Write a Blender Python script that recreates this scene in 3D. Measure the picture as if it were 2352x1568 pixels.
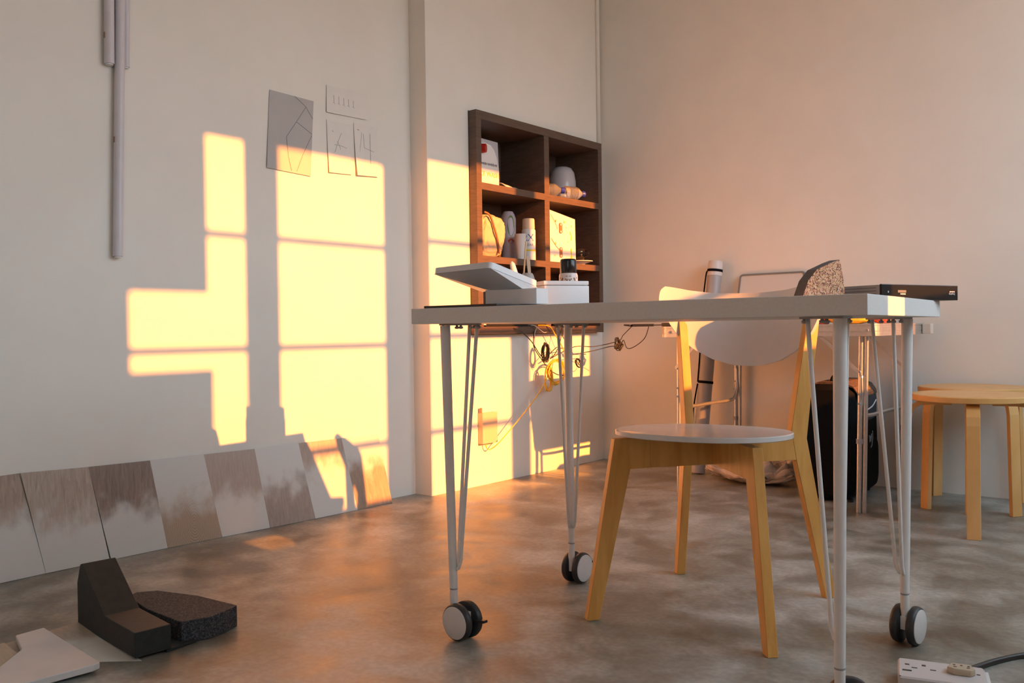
import bpy, bmesh, math, random
from mathutils import Vector, Matrix
random.seed(7)
for o in list(bpy.data.objects): bpy.data.objects.remove(o)
SC = bpy.context.scene
COL = SC.collection
V = Vector
PI = math.pi

# ------------------------------------------------------------------ camera
F_PX, YAW, PITCH, ROLL = 2018.96, 0.6924, -0.0123, -0.0134
CAM = V((2.5945, -3.8756, 0.6838))
fw = V((-math.sin(YAW)*math.cos(PITCH), math.cos(YAW)*math.cos(PITCH), math.sin(PITCH)))
rt = V((math.cos(YAW), math.sin(YAW), 0)); up = rt.cross(fw)
r2 = math.cos(ROLL)*rt + math.sin(ROLL)*up
u2 = -math.sin(ROLL)*rt + math.cos(ROLL)*up
cd = bpy.data.cameras.new('camera'); cam = bpy.data.objects.new('camera', cd); COL.objects.link(cam)
cam.matrix_world = Matrix(((r2.x,u2.x,-fw.x,CAM.x),(r2.y,u2.y,-fw.y,CAM.y),(r2.z,u2.z,-fw.z,CAM.z),(0,0,0,1)))
cd.sensor_fit = 'HORIZONTAL'; cd.sensor_width = 36; cd.lens = 36*F_PX/2352; cd.clip_start = 0.02
SC.camera = cam

# ------------------------------------------------------------------ light
SC.view_settings.view_transform = 'Standard'; SC.view_settings.look = 'None'
SC.view_settings.gamma = 1; SC.view_settings.use_curve_mapping = False
SC.view_settings.exposure = 0.1
SY, SZ = 0.040, 0.34
SUN_DIR = V((-1, SY, -SZ)).normalized()          # the way the light travels
SKY_STRENGTH = 6.4
SUN_STRENGTH = 13.5
w = bpy.data.worlds.new('sky'); SC.world = w; w.use_nodes = True
nt = w.node_tree; nt.nodes.clear()
wo = nt.nodes.new('ShaderNodeOutputWorld'); bg = nt.nodes.new('ShaderNodeBackground')
tc = nt.nodes.new('ShaderNodeTexCoord'); sp = nt.nodes.new('ShaderNodeSeparateXYZ'); rp = nt.nodes.new('ShaderNodeValToRGB')
nt.links.new(tc.outputs['Generated'], sp.inputs[0]); nt.links.new(sp.outputs['Z'], rp.inputs[0])
rp.color_ramp.elements[0].position = 0.0; rp.color_ramp.elements[0].color = (0.30, 0.27, 0.24, 1)
rp.color_ramp.elements[1].position = 0.35; rp.color_ramp.elements[1].color = (0.655, 0.87, 1.05, 1)
e_ = rp.color_ramp.elements.new(0.06); e_.color = (0.85, 0.90, 0.95, 1)
nt.links.new(rp.outputs[0], bg.inputs[0]); bg.inputs[1].default_value = SKY_STRENGTH
nt.links.new(bg.outputs[0], wo.inputs[0])
sl = bpy.data.lights.new('sun', 'SUN'); sl.energy = SUN_STRENGTH; sl.color = (1.0, 0.30, 0.040); sl.angle = math.radians(0.5)
so = bpy.data.objects.new('sun', sl); COL.objects.link(so)
so.rotation_euler = (-SUN_DIR).to_track_quat('Z', 'Y').to_euler(); so.location = (6, -1, 4)

# ------------------------------------------------------------------ materials
MATS = {}
def node_mat(name):
    m = bpy.data.materials.new(name); m.use_nodes = True
    t = m.node_tree; b = t.nodes['Principled BSDF']
    return m, t, b
def mat(name, col, rough=0.5, metal=0.0, noise=0.0, nscale=30.0, bump=0.0, spec=0.5, trans=0.0, col2=None, stretch=(1,1,1), coat=0.0, alpha=1.0):
    """plain procedural material: a colour broken up by noise, optional bump"""
    if name in MATS: return MATS[name]
    m, t, b = node_mat(name)
    b.inputs['Base Color'].default_value = (*col, 1); b.inputs['Roughness'].default_value = rough
    b.inputs['Metallic'].default_value = metal; b.inputs['Specular IOR Level'].default_value = spec
    b.inputs['Transmission Weight'].default_value = trans; b.inputs['Coat Weight'].default_value = coat
    b.inputs['Alpha'].default_value = alpha
    c = t.nodes.new('ShaderNodeTexCoord'); mp = t.nodes.new('ShaderNodeMapping'); mp.inputs['Scale'].default_value = stretch
    n = t.nodes.new('ShaderNodeTexNoise'); n.inputs['Scale'].default_value = nscale; n.inputs['Detail'].default_value = 4
    t.links.new(c.outputs['Object'], mp.inputs[0]); t.links.new(mp.outputs[0], n.inputs['Vector'])
    r = t.nodes.new('ShaderNodeValToRGB')
    c2 = col2 or tuple(max(0, x*(1-noise)) for x in col)
    r.color_ramp.elements[0].position = 0.35; r.color_ramp.elements[0].color = (*c2, 1)
    r.color_ramp.elements[1].position = 0.65; r.color_ramp.elements[1].color = (*col, 1)
    t.links.new(n.outputs['Fac'], r.inputs[0]); t.links.new(r.outputs[0], b.inputs['Base Color'])
    if bump:
        bp = t.nodes.new('ShaderNodeBump'); bp.inputs['Strength'].default_value = bump; bp.inputs['Distance'].default_value = 0.002
        t.links.new(n.outputs['Fac'], bp.inputs['Height']); t.links.new(bp.outputs[0], b.inputs['Normal'])
    MATS[name] = m; return m

def wood(name, light, dark, grain=(1,1,1), scale=12, rough=0.42):
    if name in MATS: return MATS[name]
    m, t, b = node_mat(name)
    c = t.nodes.new('ShaderNodeTexCoord'); mp = t.nodes.new('ShaderNodeMapping'); mp.inputs['Scale'].default_value = grain
    n = t.nodes.new('ShaderNodeTexNoise'); n.inputs['Scale'].default_value = scale; n.inputs['Detail'].default_value = 6; n.inputs['Distortion'].default_value = 0.6
    t.links.new(c.outputs['Object'], mp.inputs[0]); t.links.new(mp.outputs[0], n.inputs['Vector'])
    r = t.nodes.new('ShaderNodeValToRGB'); r.color_ramp.elements[0].position = 0.3; r.color_ramp.elements[0].color = (*dark, 1)
    r.color_ramp.elements[1].position = 0.7; r.color_ramp.elements[1].color = (*light, 1)
    t.links.new(n.outputs['Fac'], r.inputs[0]); t.links.new(r.outputs[0], b.inputs['Base Color'])
    b.inputs['Roughness'].default_value = rough
    MATS[name] = m; return m

def concrete():
    m, t, b = node_mat('polished_concrete')
    c = t.nodes.new('ShaderNodeTexCoord')
    def noise(scale, detail, dist=0.0, st=(1,1,1)):
        mp = t.nodes.new('ShaderNodeMapping'); mp.inputs['Scale'].default_value = st
        n = t.nodes.new('ShaderNodeTexNoise'); n.inputs['Scale'].default_value = scale; n.inputs['Detail'].default_value = detail; n.inputs['Distortion'].default_value = dist
        t.links.new(c.outputs['Object'], mp.inputs[0]); t.links.new(mp.outputs[0], n.inputs['Vector']); return n
    big = noise(2.2, 6, 0.8); mid = noise(7.0, 8, 0.5); fine = noise(70, 5)
    def ramp(src, a, ca, z, cz):
        r = t.nodes.new('ShaderNodeValToRGB'); r.color_ramp.elements[0].position = a; r.color_ramp.elements[0].color = (*ca, 1)
        r.color_ramp.elements[1].position = z; r.color_ramp.elements[1].color = (*cz, 1); t.links.new(src, r.inputs[0]); return r
    base = ramp(big.outputs['Fac'], 0.38, (0.23, 0.222, 0.188), 0.62, (0.41, 0.435, 0.42))
    m2 = ramp(mid.outputs['Fac'], 0.38, (0.64, 0.60, 0.54), 0.62, (1.14, 1.13, 1.10))
    mx = t.nodes.new('ShaderNodeMix'); mx.data_type = 'RGBA'; mx.blend_type = 'MULTIPLY'; mx.inputs['Factor'].default_value = 1
    t.links.new(base.outputs[0], mx.inputs['A']); t.links.new(m2.outputs[0], mx.inputs['B'])
    f2 = ramp(fine.outputs['Fac'], 0.40, (0.88, 0.88, 0.88), 0.62, (1.06, 1.06, 1.06))
    mx2 = t.nodes.new('ShaderNodeMix'); mx2.data_type = 'RGBA'; mx2.blend_type = 'MULTIPLY'; mx2.inputs['Factor'].default_value = 1
    t.links.new(mx.outputs['Result'], mx2.inputs['A']); t.links.new(f2.outputs[0], mx2.inputs['B'])
    # pale paint flecks
    vo = t.nodes.new('ShaderNodeTexVoronoi'); vo.inputs['Scale'].default_value = 5.5; t.links.new(c.outputs['Object'], vo.inputs['Vector'])
    fl = ramp(vo.outputs['Distance'], 0.020, (1,1,1), 0.034, (0,0,0))
    mx3 = t.nodes.new('ShaderNodeMix'); mx3.data_type = 'RGBA'; t.links.new(fl.outputs[0], mx3.inputs['Factor'])
    t.links.new(mx2.outputs['Result'], mx3.inputs['A']); mx3.inputs['B'].default_value = (0.42, 0.39, 0.35, 1)
    t.links.new(mx3.outputs['Result'], b.inputs['Base Color'])
    rr = ramp(mid.outputs['Fac'], 0.35, (0.34,)*3, 0.65, (0.52,)*3); t.links.new(rr.outputs[0], b.inputs['Roughness'])
    b.inputs['Specular IOR Level'].default_value = 0.36
    bp = t.nodes.new('ShaderNodeBump'); bp.inputs['Strength'].default_value = 0.3; bp.inputs['Distance'].default_value = 0.004
    t.links.new(mid.outputs['Fac'], bp.inputs['Height']); t.links.new(bp.outputs[0], b.inputs['Normal'])
    return m

def speckle(name, cols, scale, rough=0.85, bump=0.6):
    m, t, b = node_mat(name)
    c = t.nodes.new('ShaderNodeTexCoord'); vo = t.nodes.new('ShaderNodeTexVoronoi'); vo.inputs['Scale'].default_value = scale
    t.links.new(c.outputs['Object'], vo.inputs['Vector'])
    s = t.nodes.new('ShaderNodeSeparateColor'); t.links.new(vo.outputs['Color'], s.inputs[0])
    r = t.nodes.new('ShaderNodeValToRGB'); r.color_ramp.interpolation = 'CONSTANT'
    r.color_ramp.elements[0].position = 0; r.color_ramp.elements[0].color = (*cols[0], 1)
    r.color_ramp.elements[1].position = 1/len(cols); r.color_ramp.elements[1].color = (*cols[1], 1)
    for i in range(2, len(cols)):
        e = r.color_ramp.elements.new(i/len(cols)); e.color = (*cols[i], 1)
    t.links.new(s.outputs[0], r.inputs[0]); t.links.new(r.outputs[0], b.inputs['Base Color'])
    bp = t.nodes.new('ShaderNodeBump'); bp.inputs['Strength'].default_value = bump; bp.inputs['Distance'].default_value = 0.003
    t.links.new(vo.outputs['Distance'], bp.inputs['Height']); t.links.new(bp.outputs[0], b.inputs['Normal'])
    b.inputs['Roughness'].default_value = rough
    MATS[name] = m; return m

def sample_board(name, wood_l, wood_d, white, mode, edge, seed=0.0, rings=False):
    """laminate sample whose printed wood grain fades into white; mode 'top' / 'bottom' says where the grain is (local z 0..0.29)"""
    m, t, b = node_mat(name)
    c = t.nodes.new('ShaderNodeTexCoord')
    mp = t.nodes.new('ShaderNodeMapping'); mp.inputs['Scale'].default_value = (9, 1, 1.1); mp.inputs['Location'].default_value = (seed, seed*2, seed*.7)
    n = t.nodes.new('ShaderNodeTexNoise'); n.inputs['Scale'].default_value = 14; n.inputs['Detail'].default_value = 7; n.inputs['Distortion'].default_value = 1.2
    t.links.new(c.outputs['Object'], mp.inputs[0]); t.links.new(mp.outputs[0], n.inputs['Vector'])
    src = n.outputs['Fac']
    if rings:
        wv = t.nodes.new('ShaderNodeTexWave'); wv.wave_type = 'RINGS'; wv.rings_direction = 'Y'
        mpr = t.nodes.new('ShaderNodeMapping'); mpr.inputs['Location'].default_value = (-0.095*1.6, 0, -0.05); mpr.inputs['Scale'].default_value = (1.6, 1, 0.8)
        t.links.new(c.outputs['Object'], mpr.inputs[0]); t.links.new(mpr.outputs[0], wv.inputs['Vector'])
        wv.inputs['Scale'].default_value = 42; wv.inputs['Distortion'].default_value = 3; wv.inputs['Detail'].default_value = 3
        src = wv.outputs['Fac']
    r = t.nodes.new('ShaderNodeValToRGB'); r.color_ramp.elements[0].position = 0.3; r.color_ramp.elements[0].color = (*wood_d, 1)
    r.color_ramp.elements[1].position = 0.72; r.color_ramp.elements[1].color = (*wood_l, 1); t.links.new(src, r.inputs[0])
    s = t.nodes.new('ShaderNodeSeparateXYZ'); t.links.new(c.outputs['Object'], s.inputs[0])
    n2 = t.nodes.new('ShaderNodeTexNoise'); n2.inputs['Scale'].default_value = 17; n2.inputs['Detail'].default_value = 4
    mp2 = t.nodes.new('ShaderNodeMapping'); mp2.inputs['Location'].default_value = (seed*3, 0, 0); mp2.inputs['Scale'].default_value = (1, 1, .8)
    t.links.new(c.outputs['Object'], mp2.inputs[0]); t.links.new(mp2.outputs[0], n2.inputs['Vector'])
    ma = t.nodes.new('ShaderNodeMath'); ma.operation = 'MULTIPLY_ADD'; ma.inputs[1].default_value = 0.22; ma.inputs[2].default_value = -0.11
    t.links.new(n2.outputs['Fac'], ma.inputs[0])
    ad = t.nodes.new('ShaderNodeMath'); ad.operation = 'ADD'; t.links.new(s.outputs['Z'], ad.inputs[0]); t.links.new(ma.outputs[0], ad.inputs[1])
    mr = t.nodes.new('ShaderNodeMapRange'); mr.interpolation_type = 'SMOOTHSTEP'
    mr.inputs['From Min'].default_value = edge-0.055; mr.inputs['From Max'].default_value = edge+0.055
    if mode == 'bottom': mr.inputs['To Min'].default_value = 1; mr.inputs['To Max'].default_value = 0
    t.links.new(ad.outputs[0], mr.inputs['Value'])
    mx = t.nodes.new('ShaderNodeMix'); mx.data_type = 'RGBA'; mx.inputs['A'].default_value = (*white, 1)
    t.links.new(mr.outputs[0], mx.inputs['Factor']); t.links.new(r.outputs[0], mx.inputs['B'])
    t.links.new(mx.outputs['Result'], b.inputs['Base Color']); b.inputs['Roughness'].default_value = 0.38
    return m

WALL = mat('white_plaster', (0.86, 0.84, 0.775), 0.75, noise=0.035, nscale=5, bump=0.05)
CEIL = mat('ceiling_paint', (0.78, 0.77, 0.75), 0.8, noise=0.03, nscale=4)
FLOOR = concrete()
WHITE_M = mat('white_powder_coat', (0.78, 0.78, 0.76), 0.35, noise=0.03, nscale=60)
DESK_M = mat('white_desk_foil', (0.74, 0.73, 0.70), 0.45, noise=0.06, nscale=220)
BIRCH = wood('birch_plywood', (0.78, 0.43, 0.12), (0.63, 0.30, 0.065), (3, 3, 0.6), 10, 0.4)
BIRCH_EDGE = BIRCH
BIRCH_S = wood('birch_stool', (0.80, 0.48, 0.19), (0.68, 0.36, 0.11), (1, 1, 0.5), 9, 0.4)
BLACK = mat('black_plastic', (0.018, 0.018, 0.019), 0.35, noise=0.3, nscale=80)
BLACK_FAB = mat('black_fabric', (0.007, 0.007, 0.008), 0.9, spec=0.15, noise=0.4, nscale=400, bump=0.4)
RUBBER = mat('dark_grey_rubber', (0.035, 0.035, 0.037), 0.45, noise=0.2, nscale=60)
CAPM = mat('caster_cap_white', (0.70, 0.69, 0.67), 0.4, noise=0.03, nscale=80)
WPLAST = mat('white_plastic', (0.78, 0.79, 0.80), 0.38, noise=0.02, nscale=60)
GPLAST = mat('grey_plastic', (0.36, 0.36, 0.37), 0.45, noise=0.05, nscale=60)
DARKWOOD = wood('dark_oak_veneer', (0.140, 0.088, 0.062), (0.092, 0.058, 0.040), (1, 0.6, 6), 20, 0.5)
ALU = mat('brushed_aluminium', (0.62, 0.61, 0.60), 0.32, metal=0.85, noise=0.1, nscale=90)
PAPER = mat('drawing_paper', (0.83, 0.81, 0.755), 0.8, noise=0.02, nscale=30)
GREYP = mat('grey_card', (0.50, 0.49, 0.48), 0.7, noise=0.05, nscale=9)
INK = mat('pencil_line', (0.36, 0.35, 0.36), 0.8)
TAPE_EDGE = mat('curled_paper_edge', (0.62, 0.50, 0.36), 0.8)
SEAT_W = mat('white_lacquer', (0.77, 0.755, 0.73), 0.17, noise=0.02, nscale=40)

# ------------------------------------------------------------------ mesh helpers
def link(name, bm, m, parent=None, smooth=False, ms=None):
    me = bpy.data.meshes.new(name); bm.normal_update(); bm.to_mesh(me); bm.free()
    for x in (ms or [m]): me.materials.append(x)
    if smooth:
        for p in me.polygons: p.use_smooth = True
    o = bpy.data.objects.new(name, me); COL.objects.link(o)
    if parent: o.parent = parent
    if smooth == 'auto':
        me.set_sharp_from_angle(angle=math.radians(38))
    return o
def tag(o, label, cat, group=None):
    o['label'] = label; o['category'] = cat
    if group: o['group'] = group
    return o
def thing(name, label, cat, loc=(0,0,0), rz=0, group=None):
    o = bpy.data.objects.new(name, None); COL.objects.link(o); o.location = loc; o.rotation_euler = (0,0,rz)
    o.empty_display_size = 0.05
    return tag(o, label, cat, group)
def dup(root, loc=None, rz=None, label=None, group=None):
    def cp(o, par):
        c = o.copy(); COL.objects.link(c); c.parent = par
        for ch in [x for x in SC.objects if x.parent == o]: cp(ch, c)
        return c
    r = cp(root, None)
    if loc is not None: r.location = loc
    if rz is not None: r.rotation_euler = (0,0,rz)
    if label: r['label'] = label
    if group: r['group'] = group
    return r
def struct(name, bm, m, parent=None, smooth=False):
    o = link(name, bm, m, parent, smooth)
    if not parent: o['kind'] = 'structure'
    return o
def new(): return bmesh.new()
def box(bm, a, b, mi=0, bev=0):
    a, b = V(a), V(b)
    lo = V((min(a.x,b.x), min(a.y,b.y), min(a.z,b.z))); hi = V((max(a.x,b.x), max(a.y,b.y), max(a.z,b.z)))
    vs = [bm.verts.new((x,y,z)) for x in (lo.x,hi.x) for y in (lo.y,hi.y) for z in (lo.z,hi.z)]
    fs = [bm.faces.new([vs[i] for i in f]) for f in ((0,1,3,2),(4,6,7,5),(0,4,5,1),(2,3,7,6),(0,2,6,4),(1,5,7,3))]
    for f in fs: f.material_index = mi
    if bev:
        es = list({e for f in fs for e in f.edges})
        bmesh.ops.bevel(bm, geom=es, offset=bev, segments=2, affect='EDGES', profile=0.6)
    return fs
def hexa(bm, pts, mi=0, bev=0):
    """8 points: bottom quad (ccw) then top quad"""
    vs = [bm.verts.new(p) for p in pts]
    fs = [bm.faces.new([vs[i] for i in f]) for f in ((3,2,1,0),(4,5,6,7),(0,1,5,4),(1,2,6,5),(2,3,7,6),(3,0,4,7))]
    for f in fs: f.material_index = mi
    if bev:
        es = list({e for f in fs for e in f.edges})
        bmesh.ops.bevel(bm, geom=es, offset=bev, segments=2, affect='EDGES', profile=0.6)
def prism(bm, poly, d, fn=None, mi=0, bev=0):
    """polygon (a,b) extruded from -d/2 to d/2; fn(a,b,c)->xyz"""
    fn = fn or (lambda a,b,c: (a,c,b))
    n = len(poly)
    A = [bm.verts.new(fn(a,b,-d/2)) for a,b in poly]; B = [bm.verts.new(fn(a,b,d/2)) for a,b in poly]
    fs = [bm.faces.new(A), bm.faces.new(B[::-1])]
    for i in range(n): fs.append(bm.faces.new((A[i], B[i], B[(i+1)%n], A[(i+1)%n])))
    for f in fs: f.material_index = mi
    bmesh.ops.recalc_face_normals(bm, faces=fs)
    if bev:
        es = list({e for f in fs for e in f.edges})
        bmesh.ops.bevel(bm, geom=es, offset=bev, segments=1, affect='EDGES')
def frame_of(d):
    d = V(d).normalized(); a = V((0,0,1)) if abs(d.z) < 0.9 else V((1,0,0))
    x = d.cross(a).normalized(); return x, d.cross(x).normalized()
def tube(bm, pts, r, n=10, cap=True, mi=0, radii=None):
    pts = [V(p) for p in pts]; rings = []
    x = None
    for i, p in enumerate(pts):
        d = (pts[min(i+1,len(pts)-1)] - pts[max(i-1,0)]).normalized()
        if x is None: x, y = frame_of(d)
        else:
            x = (x - d*x.dot(d))
            if x.length < 1e-6: x, _ = frame_of(d)
            x.normalize(); y = d.cross(x).normalized()
        rr = radii[i] if radii else r
        rings.append([bm.verts.new(p + x*math.cos(t)*rr + y*math.sin(t)*rr) for t in [2*PI*k/n for k in range(n)]])
    for a, b in zip(rings, rings[1:]):
        for k in range(n):
            f = bm.faces.new((a[k], a[(k+1)%n], b[(k+1)%n], b[k])); f.material_index = mi
    if cap:
        f = bm.faces.new(rings[0][::-1]); f.material_index = mi
        f = bm.faces.new(rings[-1]); f.material_index = mi
def cyl(bm, a, b, r, n=20, r2=None, mi=0): tube(bm, [a, b], r, n, True, mi, [r, r if r2 is None else r2])
def lathe(bm, prof, n=24, c=(0,0,0), mi=0, axis=None):
    """profile of (r, z) turned around z (or axis = (x, y, zdir) matrix)"""
    M = axis or Matrix.Identity(3); c = V(c); rings = []
    for r, z in prof:
        if r < 1e-6: rings.append([bm.verts.new(c + M @ V((0,0,z)))])
        else: rings.append([bm.verts.new(c + M @ V((r*math.cos(2*PI*k/n), r*math.sin(2*PI*k/n), z))) for k in range(n)])
    for a, b in zip(rings, rings[1:]):
        for k in range(n):
            k2 = (k+1) % n
            if len(a) == 1 and len(b) == 1: continue
            if len(a) == 1: f = bm.faces.new((a[0], b[k2], b[k]))
            elif len(b) == 1: f = bm.faces.new((a[k], a[k2], b[0]))
            else: f = bm.faces.new((a[k], a[k2], b[k2], b[k]))
            f.material_index = mi
def smooth_pts(pts, k=6):
    pts = [V(p) for p in pts]; out = []
    for i in range(len(pts)-1):
        p0, p1, p2, p3 = pts[max(i-1,0)], pts[i], pts[i+1], pts[min(i+2,len(pts)-1)]
        for j in range(k):
            t = j/k
            out.append(0.5*((2*p1)+(p2-p0)*t+(2*p0-5*p1+4*p2-p3)*t*t+(3*p1-p0-3*p2+p3)*t**3))
    out.append(pts[-1]); return out
def rounded_rect(w, h, r, k=4, cx=0, cy=0):
    out = []
    for sx, sy, a0 in ((1,1,0),(-1,1,90),(-1,-1,180),(1,-1,270)):
        for i in range(k+1):
            a = math.radians(a0 + 90*i/k); out.append((cx+sx*(w/2-r)+r*math.cos(a), cy+sy*(h/2-r)+r*math.sin(a)))
    return out
def text(body, size, m, parent, M, name='lettering', depth=0.0004, wrap=None, align='CENTER'):
    cu = bpy.data.curves.new('t', 'FONT'); cu.body = body; cu.size = size; cu.extrude = depth; cu.align_x = align; cu.align_y = 'CENTER'
    t = bpy.data.objects.new('t', cu); COL.objects.link(t)
    dg = bpy.context.evaluated_depsgraph_get(); me = bpy.data.meshes.new_from_object(t.evaluated_get(dg))
    bpy.data.objects.remove(t); bpy.data.curves.remove(cu)
    for v in me.vertices:
        x, y, z = v.co
        if wrap: v.co = ((wrap+z)*math.sin(x/wrap), -(wrap+z)*math.cos(x/wrap), y)
        else: v.co = M @ V((x, y, z))
    if wrap:
        me.transform(M)
    me.materials.clear(); me.materials.append(m)
    o = bpy.data.objects.new(name, me); COL.objects.link(o); o.parent = parent
    return o
def marks(n, wd, h, m, parent, M, seed=1):
    """a row of print too small to read"""
    bm = new(); rr = random.Random(seed); x = -wd/2; st = wd/n
    for i in range(n):
        a, b = rr.uniform(0.55, 0.85)*st, rr.uniform(0.6, 1.0)*h
        box(bm, (x, -b/2, 0), (x+a, b/2, 0.0004)); x += st
    bm.transform(M); return link('fine_print', bm, m, parent)
def basis(o, x, y, z):
    o, x, y, z = V(o), V(x), V(y), V(z)
    return Matrix(((x.x,y.x,z.x,o.x),(x.y,y.y,z.y,o.y),(x.z,y.z,z.z,o.z),(0,0,0,1)))

# ------------------------------------------------------------------ setting
D = 0.097                      # how far the pier stands proud of the left wall
XW, CEILZ, YB = 3.4, 3.1, -6.6
PY = -1.284
SHY0, SHY1, SHZ0, SHZ1, SHD = -1.028, -0.052, 0.668, 1.648, 0.24   # built-in shelf opening
bm = new(); box(bm, (-0.6, YB-0.2, -0.12), (XW+0.2, 0.2, 0)); struct('floor', bm, FLOOR)
bm = new(); box(bm, (-0.6, YB-0.2, CEILZ), (XW+0.2, 0.2, CEILZ+0.1)); struct('ceiling', bm, CEIL)
bm = new(); box(bm, (-0.5, YB, 0), (-D, PY, CEILZ)); struct('wall_left', bm, WALL)
bm = new()                      # pier round the shelf niche
box(bm, (-0.5, PY, 0), (0, 0, SHZ0)); box(bm, (-0.5, PY, SHZ1), (0, 0, CEILZ))
box(bm, (-0.5, PY, SHZ0), (0, SHY0, SHZ1)); box(bm, (-0.5, SHY1, SHZ0), (0, 0, SHZ1)); box(bm, (-0.5, SHY0, SHZ0), (-SHD, SHY1, SHZ1))
struct('wall_pier', bm, WALL)
bm = new(); box(bm, (-0.5, 0, 0), (XW+0.12, 0.15, CEILZ)); struct('wall_back', bm, WALL)
bm = new(); box(bm, (-0.5, YB-0.15, 0), (XW+0.12, YB, CEILZ)); struct('wall_front', bm, WALL)
bm = new(); cyl(bm, (0.006, -0.022, SHZ1+0.0), (0.006, -0.022, CEILZ), 0.011, 12); struct('trim_1', bm, WALL, smooth=True)
# window wall
def wy(y, xw, xp=3.4): return y - SY*(xp-xw)          # wall point -> where its sun ray crosses the plane x = xp
def wz(z, xw, xp=3.4): return z + SZ*(xp-xw)
PANES = [(wy(-2.605,-D), wy(-2.095,-D)), (wy(-1.95,-D), wy(-1.443,-D)), (wy(-1.279,0), wy(-0.762,0)), (wy(-0.617,0), wy(-0.125,0)), (-5.7, -5.2)]  # last opening is an added, unseen window that brings in fill light
SILL, HEAD = 1.08, 2.565
bm = new()
TW = 0.05
box(bm, (XW, YB, 0), (XW+TW, 0, SILL)); box(bm, (XW, YB, HEAD), (XW+TW, 0, CEILZ))
ys = sorted([YB] + [y for p in PANES for y in p] + [0])
for i in range(0, len(ys), 2): box(bm, (XW, ys[i], SILL), (XW+TW, ys[i+1], HEAD))
struct('wall_right', bm, WALL)
FRAME_M = mat('window_frame_paint', (0.55, 0.54, 0.52), 0.5)
for i, (a, b) in enumerate(PANES):
    bm = new()
    for z in (2.223, 1.828, 1.428):
        h = 0.011
        box(bm, (XW+0.01, a, z-h), (XW+0.03, b, z+h))
    if i == 1: box(bm, (XW+0.01, a, SILL), (XW+0.03, b, 1.190))  # added low strip, out of view, keeps the lowest sun out of this pane
    o = struct('window_%d' % (i+1), bm, FRAME_M)
    if i == 0:                  # added, unseen boards a little outside the first pane, blocking part of its sun
        bm = new()
        xq = XW+0.35; ya_, yc_ = wy(-2.237,-D,xq), wy(-2.222,-D,xq)
        box(bm, (xq, ya_-0.8, wz(0.828,-D,xq)), (xq+0.02, ya_, 2.9)); box(bm, (xq, yc_-0.8, 0.9), (xq+0.02, yc_, wz(0.569,-D,xq)))
        box(bm, (xq, ya_-0.8, 0.9), (xq+0.02, wy(-2.512,-D,xq), 2.9))
        struct('board', bm, FRAME_M, o)
    pl = bpy.data.lights.new('portal', 'AREA'); pl.shape = 'RECTANGLE'; pl.size = HEAD-SILL; pl.size_y = b-a; pl.cycles.is_portal = True
    po = bpy.data.objects.new('portal', pl); COL.objects.link(po); po.location = (XW-0.005, (a+b)/2, (SILL+HEAD)/2); po.rotation_euler = (0, PI/2, 0)

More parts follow.
